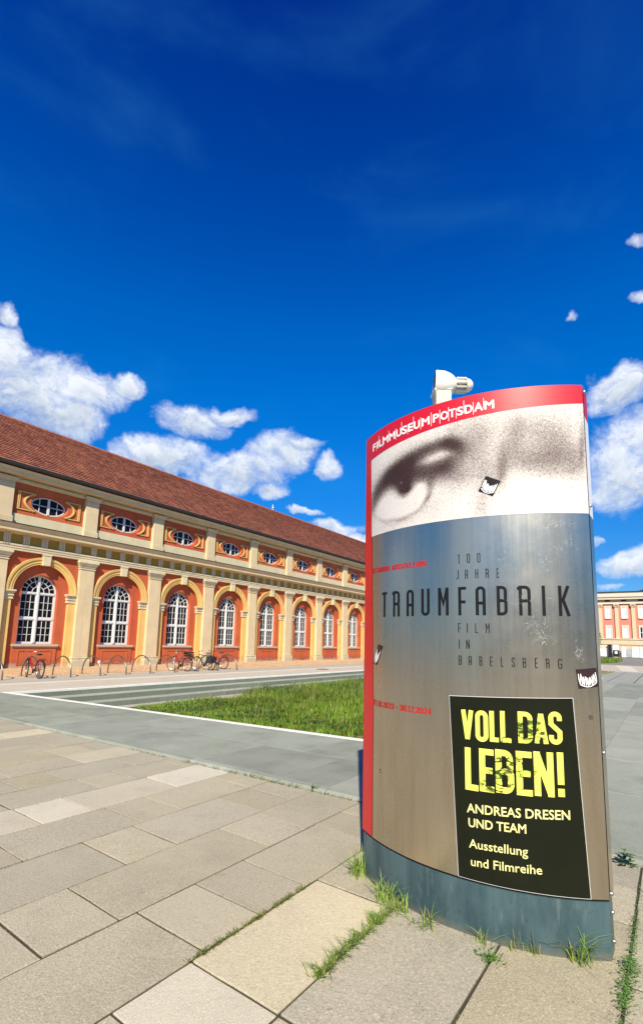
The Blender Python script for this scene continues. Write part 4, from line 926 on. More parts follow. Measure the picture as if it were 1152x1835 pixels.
for u, h, r_ in ((1.475,1.147,.012),(.233,.705,.006),(.24,.69,.004)):
    mb.add([SP(u,h,.0012)]+[SP(u+r_*math.cos(2*PI*i/12)*random.uniform(.8,1.2), h+r_*math.sin(2*PI*i/12)*random.uniform(.8,1.2), .0012) for i in range(12)], [(0,1+i,1+(i+1)%12) for i in range(12)])
mat('smudge', (0.06,0.05,0.04), .7, .3); sb(mb, 'smudge', 'smudge')

# ---- floodlight above the back of the pillar
fl = empty('floodlight', (1.0, 3.46, 2.75)); FO = fl.location.copy()
tag(fl, 'white bell-shaped floodlight with cooling fins standing above the top of the sign', 'floodlight')
def fb_(mb, name, mt, smooth=False, parent=None):
    mb.v = [(x-FO.x, y-FO.y, z-FO.z) for x, y, z in mb.v]; return mb.build(name, mt, parent or fl, smooth)
ax = Vector((-1, .12, .06)).normalized(); o0 = Vector((.965, 3.468, 3.452)); HR = .105
prof = [(HR*.94,.078),(HR*1.02,.070),(HR*1.02,.06),(HR,.055)]+[(HR*math.cos(t), .05-.145*math.sin(t)) for t in [i*PI/2*.78/10 for i in range(11)]]
fb_(MB().lathe(prof, o0, ax, 28), 'bell', 'lamp_white', True)
fb_(MB().lathe([(0,.072),(HR*.95,.072)], o0, ax, 28), 'lamp_glass', 'window_dark')
b0 = o0 - ax*.083
fb_(MB().lathe([(0,.0),(.034,0),(.034,-.075),(0,-.075)], b0, ax, 18), 'heat_sink', 'lamp_tan', True)
for k in range(10):
    a = 2*PI*k/10; u_ = ax.cross(Vector((0,0,1))).normalized(); w_ = ax.cross(u_); d_ = u_*math.cos(a)+w_*math.sin(a); e_ = ax.cross(d_)
    P = [b0+d_*.03+e_*.005, b0+d_*.03-e_*.005, b0+d_*.060-e_*.005, b0+d_*.060+e_*.005]; Q = [p-ax*.072 for p in P]
    fb_(MB().add(P+Q, [(0,1,2,3),(7,6,5,4),(0,4,5,1),(1,5,6,2),(2,6,7,3),(3,7,4,0)]), 'fin', 'lamp_white')
b1 = b0 - ax*.072
fb_(MB().lathe([(.052,0)]+[(.052*math.cos(t), -.055*math.sin(t)) for t in [i*PI/2/8 for i in range(9)]], b1, ax, 20), 'end_cap', 'lamp_white', True)
fb_(MB().lathe([(0,.008),(.008,.008),(.008,-.004)], o0+Vector((-.0,0,HR+.002)), (0,0,1), 10), 'latch', 'lamp_white')
fb_(MB().box(.880,1.005,3.40,3.53,3.385,3.392).box(.872,.885,3.40,3.53,3.378,3.392), 'flange', 'lamp_white')
fb_(MB().box(.884,.996,3.405,3.525,3.22,3.384), 'gear_box', 'lamp_tan')
fb_(MB().tube([(.94,3.465,2.75),(.94,3.465,3.225)], .02, 10).tube([(.94,3.465,2.80),(1.0,3.27,2.80)], .016, 8), 'post', 'lamp_tan')
# ============================================================ LONG BUILDING
BW = 3.894; NB0, NB1 = -2, 14
bld = empty('baroque_building', W(8.57, 22.6), RZ)
tag(bld, 'long orange and cream baroque building with arched windows, oval upper windows and red tiled roof', 'building')
XL, XR = NB0*BW-.5, NB1*BW+.5
def hw(i): return (i)*BW

def arch_wall(x0, x1, z0, z1, r, zs, y, zb=None, seg=24):
    """wall face at depth y over x0..x1, z0..z1 with an arched opening (radius r, springing zs, bottom zb)"""
    mb = MB(); zb = z0 if zb is None else zb
    if zb > z0: mb.add([(x0,y,z0),(x1,y,z0),(x1,y,zb),(x0,y,zb)], [(0,1,2,3)])
    mb.add([(x0,y,zb),(-r,y,zb),(-r,y,zs),(x0,y,zs)], [(0,1,2,3)]); mb.add([(r,y,zb),(x1,y,zb),(x1,y,zs),(r,y,zs)], [(0,1,2,3)])
    A = []; Bo = []
    for i in range(seg+1):
        a = PI - PI*i/seg; c, s = math.cos(a), math.sin(a); A.append((r*c, y, zs+r*s))
        k = min((x1 if c > 0 else -x0)/max(abs(c),1e-6), (z1-zs)/max(s,1e-6)); Bo.append((k*c, y, zs+k*s))
    for i in range(seg):
        mb.add([A[i],A[i+1],Bo[i+1],Bo[i]], [(0,1,2,3)])
        if abs(Bo[i][0]-Bo[i+1][0]) > 1e-4 and abs(Bo[i][2]-Bo[i+1][2]) > 1e-4:
            cx_ = x0 if Bo[i][0] < 0 and abs(Bo[i][0]-x0) < 1e-3 else x1; mb.add([Bo[i],Bo[i+1],(cx_,y,z1)], [(0,1,2)])
    return mb
def reveal(r, zs, zb, y0, y1, seg=24, mb=None, r1=None, floor=True):
    mb = mb or MB(); r1 = r1 or r; L = [(-1,zb,None)]; P = []; Q = []
    for rr, arr, y in ((r,P,y0),(r1,Q,y1)):
        arr.append((-rr,y,zb))
        for i in range(seg+1):
            a = PI-PI*i/seg; arr.append((rr*math.cos(a), y, zs+rr*math.sin(a)))
        arr.append((rr,y,zb))
    n = len(P); return mb.add(P+Q, [(i,i+1,n+i+1,n+i) for i in range(n-1)]+([(0,n,2*n-1,n-1)] if floor else []))

# --- shared pieces, built round the bay centre
zs_w, r_w, zb_w = 3.31, 0.80, 1.04
spand = arch_wall(-1.577,1.577,3.35,5.03,1.24,3.35,0.0); reveal(1.24,3.35,3.35,0,.15,24,spand,floor=False)
recess = arch_wall(-1.26,1.26,-.02,4.64,r_w,zs_w,.15,zb_w); recess = reveal(r_w,zs_w,zb_w,.15,.42,24,recess)
def pier(sx): return MB().box(min(sx*1.23,sx*1.6), max(sx*1.23,sx*1.6), 0.0, .16, -.02, 3.0)
arc_prof = [(1.22,.0),(1.22,-.05),(1.30,-.05),(1.305,-.075),(1.43,-.075),(1.435,-.11),(1.52,-.12),(1.54,-.12),(1.54,.0)]
archv = MB(); seg = 32; vs = []; m_ = len(arc_prof)
for i in range(seg+1):
    a = PI*i/seg
    for r_, y in arc_prof: vs.append((r_*math.cos(a), y, 3.35+r_*math.sin(a)))
archv.add(vs, [(i*m_+j, i*m_+j+1, (i+1)*m_+j+1, (i+1)*m_+j) for i in range(seg) for j in range(m_-1)])
key = MB().add([(-.15,-.20,4.53),(.15,-.20,4.53),(.185,-.20,4.99),(-.185,-.20,4.99),(-.15,.1,4.53),(.15,.1,4.53),(.185,.1,4.99),(-.185,.1,4.99)],[(0,1,2,3),(0,4,5,1),(1,5,6,2),(3,2,6,7),(0,3,7,4)]).box(-.20,.20,-.22,.1,4.97,5.02)
def impost(sx):
    a, b = sorted((sx*1.19, sx*1.585)); mb = MB()
    for z0, z1, d in ((2.95,3.0,.03),(3.0,3.09,.015),(3.09,3.13,.05),(3.13,3.22,.03),(3.22,3.28,.075),(3.28,3.35,.11)):
        e = d*.8; mb.box(a-(e if sx > 0 else 0), b+(e if sx < 0 else 0), -d, .15, z0, z1-.002)
    return mb
capital = MB()
for z0, z1, d in ((4.60,4.64,.03),(4.70,4.75,.03),(4.75,4.80,.05),(4.80,4.86,.08),(4.86,4.90,.11),(4.90,5.02,.13)): capital.box(-.37-d, .37+d, -.16-d, 0.0, z0, z1-.002)
def shaft_prof(w, y, z0, z1): return MB().cbox(-w, w, y, 0, z0, z1, .012)
shaft = shaft_prof(.37,-.16,.47,4.92)
pbase = MB().box(-.40,.40,-.20,0,.36,.47).box(-.43,.43,-.23,0,.40,.44).cbox(-.45,.45,-.26,.0,-.02,.36,.015)
sill = MB().box(-.99,.99,.03,.42,.95,1.038).box(-.96,.96,.06,.2,.90,.95)
apron = MB().box(-.93,.93,.105,.2,.0,.90)
def frame_rect(x0,x1,z0,z1,w,y0,y1,mb=None):
    mb = mb or MB(); mb.box(x0,x1,y0,y1,z0,z0+w); mb.box(x0,x1,y0,y1,z1-w,z1); mb.box(x0,x0+w,y0,y1,z0+w,z1-w); mb.box(x1-w,x1,y0,y1,z0+w,z1-w); return mb
apanel = frame_rect(-.72,.72,.14,.78,.05,.085,.106)
# window
WY = .34
win = MB()
def winbuild():
    mb = win; y0, y1 = WY, WY+.06
    # outer frame follows the arch
    n = 24; O = [(-.80,zb_w)]+[(.80*math.cos(PI-PI*i/n), zs_w+.80*math.sin(PI-PI*i/n)) for i in range(n+1)]+[(.80,zb_w)]
    I = [(-.73,zb_w+.06)]+[(.73*math.cos(PI-PI*i/n), zs_w+.73*math.sin(PI-PI*i/n)) for i in range(n+1)]+[(.73,zb_w+.06)]
    k = len(O); vs = [(x,y0,z) for x,z in O]+[(x,y0,z) for x,z in I]+[(x,y1,z) for x,z in I]
    mb.add(vs, [(i,(i+1)%k,k+(i+1)%k,k+i) for i in range(k)]+[(k+i,k+(i+1)%k,2*k+(i+1)%k,2*k+i) for i in range(k)])
    mb.box(-.055,.055,y0-.03,y1,zb_w+.06,zs_w+.77)
    mb.box(-.035,.035,y0-.055,y0-.03,zb_w+.06,zs_w+.25)
    for z in (zs_w-.01, 2.16): mb.box(-.74,.74,y0-.022,y1,z-.045,z+.045)
    for sx in (-1,1):
        for z0, z1 in ((zb_w+.06,2.115),(2.205,zs_w-.055)):
            a, b = sorted((sx*.055, sx*.73)); frame_rect(a,b,z0,z1,.038,y0+.008,y1-.004,mb)
            for q in (1,2):
                xx = a+.045+(b-a-.09)*q/3; mb.box(xx-.010,xx+.010,y0+.012,y1-.008,z0+.045,z1-.045)
                zz = z0+.045+(z1-z0-.09)*q/3; mb.box(a+.045,b-.045,y0+.014,y1-.01,zz-.010,zz+.010)
    for r_ in (.26,.50):
        for i in range(18):
            a, b = PI*i/18, PI*(i+1)/18; P = [((r_+d)*math.cos(t), yy, zs_w+.03+(r_+d)*math.sin(t)) for t in (a,b) for d in (-.014,.014) for yy in (y0+.012,y1-.01)]
            mb.add(P, [(0,2,6,4),(1,5,7,3),(0,4,5,1),(2,3,7,6)])
    for k_ in range(1,10):
        if k_ == 5: continue
        t = PI*k_/10; c, s = math.cos(t), math.sin(t); r0, r1 = (.50,.75) if k_ % 2 else (.26,.75)
        if k_ in (1,9): r0 = .50
        P = [(r*c+e*s, yy, zs_w+.03+r*s-e*c) for r in (r0,r1) for e in (-.013,.013) for yy in (y0+.013,y1-.009)]
        mb.add(P, [(0,2,6,4),(1,5,7,3),(0,4,5,1),(2,3,7,6)])
winbuild()
gy = WY+.035
def pane_list():
    L = []
    for sx in (-1,1):
        for z0, z1 in ((zb_w+.06,2.115),(2.205,zs_w-.055)):
            a, b = sorted((sx*.055, sx*.73)); a += .045; b -= .045; z0 += .045; z1 -= .045
            for i in range(3):
                for j in range(3):
                    x0, x1 = a+(b-a)*i/3, a+(b-a)*(i+1)/3; y0, y1 = z0+(z1-z0)*j/3, z0+(z1-z0)*(j+1)/3
                    L.append([(x0,gy,y0),(x1,gy,y0),(x1,gy,y1),(x0,gy,y1)])
        for i in range(5):
            t0, t1 = sorted((PI/2-sx*PI*i/10, PI/2-sx*PI*(i+1)/10)); 
            for r0, r1 in ((0,.26),(.26,.50),(.50,.76)):
                P = [(r1*math.cos(t0+(t1-t0)*k/3), gy, zs_w+.03+r1*math.sin(t0+(t1-t0)*k/3)) for k in range(4)]+[(r0*math.cos(t1-(t1-t0)*k/3), gy, zs_w+.03+r0*math.sin(t1-(t1-t0)*k/3)) for k in range(4 if r0 else 1)]
                L.append(P)
    return L
PANES = pane_list()
def panes_joined():
    mb = MB()
    for P in PANES: mb.add(P, [tuple(range(len(P)))])
    return mb
# --- upper storey pieces
EA, EB, EZ = .84, .455, 7.285
def ell(a, b, y, n=36): return [(a*math.cos(2*PI*i/n), y, EZ+b*math.sin(2*PI*i/n)) for i in range(n)]
up_wall = MB(); n = 36; inn = ell(EA,EB,.06)
X0, X1, Z0, Z1 = -1.6,1.6,6.66,8.10; outp = []
for i in range(n):
    t = 2*PI*i/n; c, s = EA*math.cos(t), EB*math.sin(t); k = min(1.6/max(abs(c),1e-6), ((Z1-EZ) if s > 0 else (EZ-Z0))/max(abs(s),1e-6)); outp.append((k*c,.06,EZ+k*s))
up_wall.add(inn+outp, [(i,(i+1)%n,n+(i+1)%n,n+i) for i in range(n)])
for sx in (-1,1):
    for zz in (Z0,Z1):
        cand = sorted(outp, key=lambda p: (p[0]-sx*1.6)**2+(p[2]-zz)**2)[:2]
        up_wall.add([cand[0],cand[1],(sx*1.6,.06,zz)], [(0,1,2)])
in2 = ell(.78,.41,.30); up_wall.add(inn+in2, [(i,(i+1)%n,n+(i+1)%n,n+i) for i in range(n)])
def make_trim(sx):
    trim = MB()
    a, b = sorted((sx*1.31,sx*1.345)); trim.box(a,b,.01,.06,6.92,7.68); a, b = sorted((sx*1.375,sx*1.41)); trim.box(a,b,.01,.06,6.92,7.68); a, b = sorted((sx*1.345,sx*1.375)); trim.box(a,b,.035,.06,6.92,7.68)
    P = []
    for i in range(13):
        t = R(-52+104*i/12); P.append((t))
    for ra, rb_, y0 in ((1.06,1.16,.02),(1.09,1.13,.0)):
        V_ = []
        for t in P:
            for q_ in (ra, rb_):
                V_.append((sx*q_*math.cos(t), EZ+(q_-.50)*math.sin(t)*.83/1.0)); 
        mb_v = [(x,y0,z) for x,z in V_]+[(x,.06,z) for x,z in V_]; m2 = len(V_)
        trim.add(mb_v, [(2*i,2*i+1,2*i+3,2*i+2) for i in range(12)]+[(2*i,2*i+2,m2+2*i+2,m2+2*i) for i in range(12)]+[(2*i+1,2*i+3,m2+2*i+3,m2+2*i+1) for i in range(12)])
    for zz in (6.88,7.67):
        a, b = sorted((sx*.80,sx*1.42)); trim.box(a,b,.02,.06,zz,zz+.04)
    return trim
owin = MB(); n = 36
o1, o2 = ell(.78,.41,.22), ell(.72,.355,.22); o3 = ell(.72,.355,.27)
owin.add(o1+o2+o3, [(i,(i+1)%n,n+(i+1)%n,n+i) for i in range(n)]+[(n+i,n+(i+1)%n,2*n+(i+1)%n,2*n+i) for i in range(n)])
owin.box(-.05,.05,.19,.27,EZ-.37,EZ+.37); owin.box(-.73,.73,.225,.265,EZ-.016,EZ+.016)
for sx in (-1,1): owin.box(sx*.40-.014,sx*.40+.014,.225,.265,EZ-.31,EZ+.31)
def opanes():
    L = []
    xs = (-.74,-.40,0,.40,.74)
    for i in range(4):
        for sz in (-1,1):
            P = []; m = 6
            for k in range(m+1):
                x = xs[i]+(xs[i+1]-xs[i])*k/m; P.append((x,.25,EZ+sz*.37*math.sqrt(max(0,1-(x/.745)**2))))
            P += [(xs[i+1],.25,EZ),(xs[i],.25,EZ)]; L.append(P)
    return L
mpil = MB().cbox(-.325,.325,-.10,.1,6.50,7.98,.01).box(-.345,.345,-.13,.1,6.47,6.50).cbox(-.365,.365,-.15,.1,6.16,6.47,.01).box(-.345,.345,-.12,.1,7.86,7.90).box(-.36,.36,-.15,.1,7.98,8.07)
trig = MB()
trig.box(-.14,.14,-.185,-.15,5.32,5.70).box(-.155,.155,-.20,-.15,5.66,5.715)
for xx in (-.093,0,.093): trig.box(xx-.026,xx+.026,-.215,-.185,5.33,5.66)
for k in range(5): trig.box(-.125+.0575*k-.014+.01,-.125+.0575*k+.014+.01,-.215,-.165,5.225,5.272)
trig.box(-.15,.15,-.21,-.15,5.272,5.30)

protos = {}
def place(key, mb, name, mt, parent, x, smooth=False):
    if key not in protos:
        o = mb.build(name, mt, parent, smooth); o.location = (x,0,0); protos[key] = o; return o
    return put(protos[key], name, parent, (x,0,0))
pane_protos = []
for i in range(NB0, NB1):
    x = (i+.5)*BW
    place('sp', spand, 'wall', 'red_render', bld, x); place('re', recess, 'recessed_wall', 'red_render', bld, x); place('pi1', pier(-1), 'pier', 'yellow', bld, x); place('pi2', pier(1), 'pier', 'yellow', bld, x)
    place('av', archv, 'arch_moulding', 'yellow', bld, x); place('ky', key, 'keystone', 'cream_pale', bld, x)
    place('im1', impost(-1), 'impost', 'cream_pale', bld, x); place('im2', impost(1), 'impost', 'cream_pale', bld, x)
    place('si', sill, 'sill', 'stone_sill', bld, x); place('ap', apron, 'apron', 'red_render', bld, x); place('apf', apanel, 'apron_moulding', 'red_render', bld, x)
    w_ = place('wi', win, 'window', 'white_paint', bld, x)
    if -1 <= i <= 2:
        for k, P in enumerate(PANES):
            kk = ('pn', k); place(kk, MB().add(P, [tuple(range(len(P)))]), 'pane', 'window_dark', w_, 0)
            
    else: tag(place('pj', panes_joined(), 'glazing', 'window_dark', w_, 0), kind='stuff')
    place('uw', up_wall, 'upper_wall', 'red_render', bld, x); place('tr1', make_trim(-1), 'oval_surround', 'yellow', bld, x); place('tr2', make_trim(1), 'oval_surround', 'yellow', bld, x)
    ow = place('ow', owin, 'oval_window', 'white_paint', bld, x)
    for k, P in enumerate(opanes()): place(('op', k), MB().add(P, [tuple(range(len(P)))]), 'pane', 'window_dark', ow, 0)
    for k in range(5): place('tg', trig, 'triglyph', 'cream_pale', bld, i*BW+BW*(k+.28)/5)
for i in range(NB0, NB1+1):
    x = i*BW
    place('ca', capital, 'capital', 'cream_pale', bld, x); place('sh', shaft, 'pilaster', 'cream', bld, x); place('pb', pbase, 'pilaster_base', 'cream_pale', bld, x)
    place('mp', mpil, 'upper_pilaster', 'cream', bld, x)
    # piece of wall behind the pilaster
    place('bk', MB().box(-.39,.39,0.003,.4,-.02,5.03), 'wall', 'yellow', bld, x)
MB().extr([(-.15,5.03),(-.17,5.03),(-.17,5.12),(-.19,5.125),(-.19,5.22),(-.215,5.225),(-.215,5.30),(-.15,5.302),(.4,5.302),(.4,5.03)], XL, XR).build('architrave', 'cream_pale', bld)
MB().extr([(-.15,5.302),(-.15,5.72),(.4,5.72),(.4,5.302)], XL, XR).build('frieze', 'ochre', bld)
MB().extr([(.4,5.72),(-.17,5.72),(-.20,5.76),(-.24,5.78),(-.52,5.79),(-.53,5.80),(-.53,5.93),(-.56,5.95),(-.60,6.03),(-.63,6.05),(-.63,6.10),(.0,6.14),(.4,6.14)], XL, XR).build('cornice', 'cream', bld)
MB().extr([(.05,6.145),(-.64,6.103),(-.655,6.085),(-.665,6.115),(.05,6.165)], XL, XR).build('cornice_flashing', 'dark_sheet', bld)
MB().extr([(.0,6.14),(.0,6.655),(.4,6.655),(.4,6.14)], XL, XR).build('upper_plinth', 'cream_pale', bld)
MB().extr([(.058,8.05),(-.03,8.05),(-.05,8.10),(-.05,8.17),(-.02,8.18),(-.02,8.24),(-.30,8.28),(-.42,8.30),(-.43,8.30),(-.43,8.42),(-.47,8.46),(-.50,8.52),(.4,8.55),(.4,8.05)], XL, XR).build('eaves_cornice', 'cream', bld)
for i in range(NB0, NB1+1):
    place('eb', MB().extr([(-.05,8.06),(-.17,8.07),(-.19,8.11),(-.19,8.185),(-.05,8.19)], -.40, .40), 'cornice_break', 'cream', bld, i*BW)
    if i < NB1: place('eb2', MB().box(-1.35,1.35,-.12,-.04,8.115,8.165), 'string_moulding', 'cream_pale', bld, (i+.5)*BW)
for i in range(NB0, NB1): place('uwb', MB().box(-.35,.35,.06,.4,6.6,8.1), 'wall', 'cream', bld, i*BW)
# gutter and roof
MB().extr([(-.44,8.56),(-.62,8.56),(-.66,8.60),(-.68,8.70),(-.64,8.72),(-.60,8.64),(-.44,8.68)], XL, XR).build('gutter', 'dark_sheet', bld)
EAY, EAZ, RDY, RDZ = -.56, 8.70, 5.0, 12.78
rf = MB().add([(XL,EAY+.05,EAZ-.06),(XR,EAY+.05,EAZ-.06),(XR,RDY,RDZ-.05),(XL,RDY,RDZ-.05),(XR,10.6,8.6),(XL,10.6,8.6)],[(0,1,2,3),(3,2,4,5)]).build('roof', 'roof_tile', bld)
sl = Vector((0,RDY-EAY,RDZ-EAZ)); SLn = sl.length; sl.normalize(); nn_ = Vector((0,-sl.z,sl.y)); rows_r = 28; tw = .19
cols = int((XR-XL)/tw); V = []; Fc = []
jit = rng.uniform(-1,1,(rows_r,cols,3))
for r_ in range(rows_r):
    d0 = SLn*r_/rows_r; d1 = SLn*(r_+1)/rows_r+.03
    for c_ in range(cols):
        x0 = XL+c_*tw+(tw/2 if r_ % 2 else 0); x1 = x0+tw-.008; j = jit[r_,c_]
        th0 = .052+j[0]*.010; th1 = .008; b = len(V)
        for (dd_, hh2) in ((d0+j[1]*.005, th0), (d1, th1)):
            for x_ in (x0, x1):
                P = Vector((x_, EAY, EAZ))+sl*dd_+nn_*hh2; V.append((P.x,P.y,P.z))
        for x_ in (x0, x1):
            P = Vector((x_, EAY, EAZ))+sl*(d0+j[1]*.005)-nn_*.004; V.append((P.x,P.y,P.z))
        Fc += [(b,b+1,b+3,b+2),(b+4,b+5,b+1,b)]
tl = MB(); tl.v = V; tl.f = Fc; tag(tl.build('roof_tiles', 'roof_tile', rf), kind='stuff')
rd = MB(); x_ = XL
while x_ < XR:
    rd.lathe([(.10,0),(.125,.36)], (x_,RDY,RDZ-.02), (1,0,0), 8, 0, 2*PI); x_ += .34
tag(rd.build('ridge_tiles', 'ridge_tile', rf), kind='stuff')
MB().tube([(5.94*BW,RDY,RDZ),(5.94*BW,RDY,13.35)], .035, 6).lathe([(0,-.1),(.09,-.04),(.10,0),(.09,.04),(0,.1)], (5.94*BW,RDY,13.05), (0,0,1), 8).build('finial', 'white_paint', bld)
# thin downpipe-like lightning conductors lying on the roof
for xq in (2.4*BW, 4.9*BW, 7.6*BW):
    P = [Vector((xq+.9*t, EAY, EAZ))+sl*SLn*t+nn_*.05 for t in (0,.5,1)]; MB().tube(P, .012, 5).build('lightning_conductor', 'dark_sheet', rf)
# end walls, back wall and inner darkness
for xx in (XL, XR): MB().add([(xx,0.4,-.02),(xx,10.2,-.02),(xx,10.2,8.6),(xx,5,12.6),(xx,0,8.6)],[(0,1,2,3,4)]).build('end_wall', 'red_render', bld)
MB().add([(XL,10.2,-.02),(XR,10.2,-.02),(XR,10.2,8.7),(XL,10.2,8.7)],[(0,1,2,3)]).build('back_wall', 'red_render', bld)

tag(MB().lathe([(.34,0),(.34,.006),(.31,.010),(0,.010)], (0,0,0), (0,0,1), 24).build('manhole_cover', 'dark_sheet', None, True, loc=W(21.8,15.05,.021)), 'dark round manhole cover in the beige terrace beyond the steps', 'manhole cover')
# ============================================================ BIKE HOOPS
hoop_s = [7.0, 8.12, 9.2, 10.31, 11.38, 12.48, 13.70, 14.90, 16.1, 17.4]
hl_ = ['bike hoop cut by the left picture edge, beside the red bicycle', 'bike hoop that the nearer red bicycle leans on', 'empty bike hoop just right of the nearer red bicycle', 'empty bike hoop in front of the second pilaster, with a small white sticker',
       'third empty bike hoop right of the nearer red bicycle', 'fourth empty bike hoop right of the nearer red bicycle', 'bike hoop just left of the red bicycle with a crate', 'bike hoop between the crate bicycle and the black bicycle', 'bike hoop behind the black bicycle with panniers', 'bike hoop at the rear wheel of the last red bicycle']
hp = None
hr = .63
pts = [(0,-hr,-.05),(0,-hr,.12)]+[(0,-hr*math.cos(PI*i/20), .12+.60*math.sin(PI*i/20)) for i in range(1,20)]+[(0,hr,.12),(0,hr,-.05)]
for k, s in enumerate(hoop_s):
    if hp is None: hp = MB().tube(pts, .024, 8).lathe([(.05,0),(.05,.008),(0,.008)], (0,-hr,.02), (0,0,1), 10).lathe([(.05,0),(.05,.008),(0,.008)], (0,hr,.02), (0,0,1), 10).build('bike_hoop', 'bevel_steel', None, True); o = hp
    else: o = hp.copy(); COL.objects.link(o)
    o.location = W(s, 17.68, 0.0); o.rotation_euler = (0,0,RZ); tag(o, hl_[k], 'bike hoop', 'steel bike hoops in a row before the building')
stk = MB().box(-.03,.03,-.03,.03,-.05,.05).build('sticker', 'print_white', None); stk.parent = [o for o in COL.objects if o.get('label') == hl_[3]][0]; stk.location = (0,-.48,.52)

# ============================================================ BICYCLES
def bike(name, label, s_front, n_front, s_rear, n_rear, colr, kind='city', steer=0.0, fork=None, lean=0.0):
    Pf, Pr = W(s_front, n_front), W(s_rear, n_rear); d = (Pf-Pr); L = 1.06; ang = math.atan2(d.y, d.x)
    mid = (Pf+Pr)/2; b = empty('bicycle', mid, 0); b.rotation_euler = (lean, 0, ang); b.scale = (.88,.88,.88); tag(b, label, 'bicycle', 'bicycles parked at the hoops before the building')
    Rw = .345; xf, xr = L/2, -L/2; z0 = .02
    def wheel(x, yaw):
        w = MB().lathe([(Rw-.034,-.012),(Rw-.01,-.02),(Rw,0),(Rw-.01,.02),(Rw-.034,.012),(Rw-.034,-.012)], (0,0,0), (0,1,0), 28).build('wheel', 'tyre', b, True)
        w.location = (x, 0, Rw+z0); w.rotation_euler = (0,0,yaw)
        MB().lathe([(Rw-.035,-.014),(Rw-.060,-.010),(Rw-.060,.010),(Rw-.035,.014)], (0,0,0), (0,1,0), 28).build('rim', 'rim_metal', w, True)
        sp = MB()
        for k in range(16):
            a = 2*PI*k/16; c, s = math.cos(a), math.sin(a); e = .03 if k % 2 else -.03
            sp.tube([(.02*c,e,.02*s),((Rw-.06)*c,0,(Rw-.06)*s)], .0022, 3, False)
        sp.lathe([(0,-.045),(.022,-.045),(.016,0),(.022,.045),(0,.045)], (0,0,0), (0,1,0), 8); sp.build('spokes', 'rim_metal', w)
        fd = MB(); P = []
        for i in range(15):
            a = R(-15+ (185 if x < 0 else 150)*i/14) if x < 0 else R(20+130*i/14)
            P.append(a)
        vs = []
        for a in P:
            for e in (-.026,.026): vs.append(((Rw+.022)*math.cos(a), e, (Rw+.022)*math.sin(a)))
        m = MB().add(vs, [(2*i,2*i+1,2*i+3,2*i+2) for i in range(len(P)-1)]).build('mudguard', 'black_paint', b)
        m.location = (x, 0, Rw+z0); m.rotation_euler = (0,0,yaw); return w
    wheel(xr, 0); wheel(xf, steer)
    zc = Rw+z0; bb = (xr+.44, 0, .29); seat_t = (xr+.27, 0, .80); head_t = (xf-.20, 0, .86); head_b = (xf-.15, 0, .70)
    fr = MB().tube([bb, seat_t], .018, 7).tube([(head_b[0],0,head_b[2]), head_t], .022, 7)
    if kind == 'city': fr.tube([bb, (xr+.62,0,.36), (xf-.30,0,.50), head_b], .022, 7).tube([(xr+.37,0,.52),(xr+.60,0,.46),(xf-.28,0,.62),(head_t[0],0,head_t[2]-.05)], .017, 7)
    else: fr.tube([bb, head_b], .022, 7).tube([(seat_t[0]+.02,0,seat_t[2]-.05),(head_t[0],0,head_t[2]-.04)], .02, 7)
    for e in (-.05,.05): fr.tube([bb, (xr, e, zc)], .012, 6).tube([(seat_t[0]-.01,0,seat_t[2]-.12), (xr, e, zc)], .010, 6)
    fr.build('frame', colr, b, True)
    fk = MB().tube([(head_t[0],0,head_t[2]+.10),(head_b[0],0,head_b[2]-.02)], .014, 6)
    for e in (-.05,.05): fk.tube([(head_b[0],0,head_b[2]), (head_b[0]+.01,e,head_b[2]-.05), (xf-.05,e,zc+.15), (xf,e,zc)], .012, 6)
    fk.build('fork', fork or colr, b, True)
    hx, hz = head_t[0], head_t[2]+.12
    c, s = math.cos(steer), math.sin(steer)
    def hb(x, y, z): return (hx+x*c-y*s, x*s+y*c, hz+z)
    if kind == 'city': H = [hb(-.24,-.30,.04),hb(-.10,-.31,.06),hb(.02,-.18,.03),hb(.03,0,0),hb(.02,.18,.03),hb(-.10,.31,.06),hb(-.24,.30,.04)]
    else: H = [hb(-.05,-.32,.05),hb(.01,-.15,.01),hb(.04,0,0),hb(.01,.15,.01),hb(-.05,.32,.05)]
    h_ = MB().tube(H, .012, 6).build('handlebar', 'rim_metal' if kind == 'city' else 'black_paint', b, True)
    MB().tube([H[0], tuple(H[0][i]*.45+H[1][i]*.55 for i in range(3))], .017, 6).tube([H[-1], tuple(H[-1][i]*.45+H[-2][i]*.55 for i in range(3))], .017, 6).build('grip', 'black_cloth', h_)
    sd_ = MB(); P = [(-.14,.085,0),(-.10,.10,.02),(0,.07,.015),(.08,.025,.01),(.14,.015,.0)]; vs = []
    for x, w, z in P:
        for y, dz in ((-w,-.03),(-w*.6,.018),(0,.01),(w*.6,.018),(w,-.03)): vs.append((seat_t[0]+x-.02, y, seat_t[2]+.12+z+dz))
    sd_.add(vs, [(i*5+j,i*5+j+1,(i+1)*5+j+1,(i+1)*5+j) for i in range(4) for j in range(4)]+[(0,1,2,3,4),(24,23,22,21,20)]).build('saddle', 'black_cloth', b, True)
    MB().tube([seat_t,(seat_t[0]-.02,0,seat_t[2]+.12)], .013, 6).build('seat_post', 'rim_metal', b)
    rk = MB()
    for e in (-.07,0,.07): rk.tube([(xr-.22,e,.76),(xr+.20,e,.76)], .006, 4)
    for e in (-.07,.07): rk.tube([(xr-.10,e,.76),(xr,e,zc)], .006, 4).tube([(xr-.22,-.07,.76),(xr-.22,.07,.76)], .006, 4)
    rk.build('luggage_rack', 'black_paint', b)
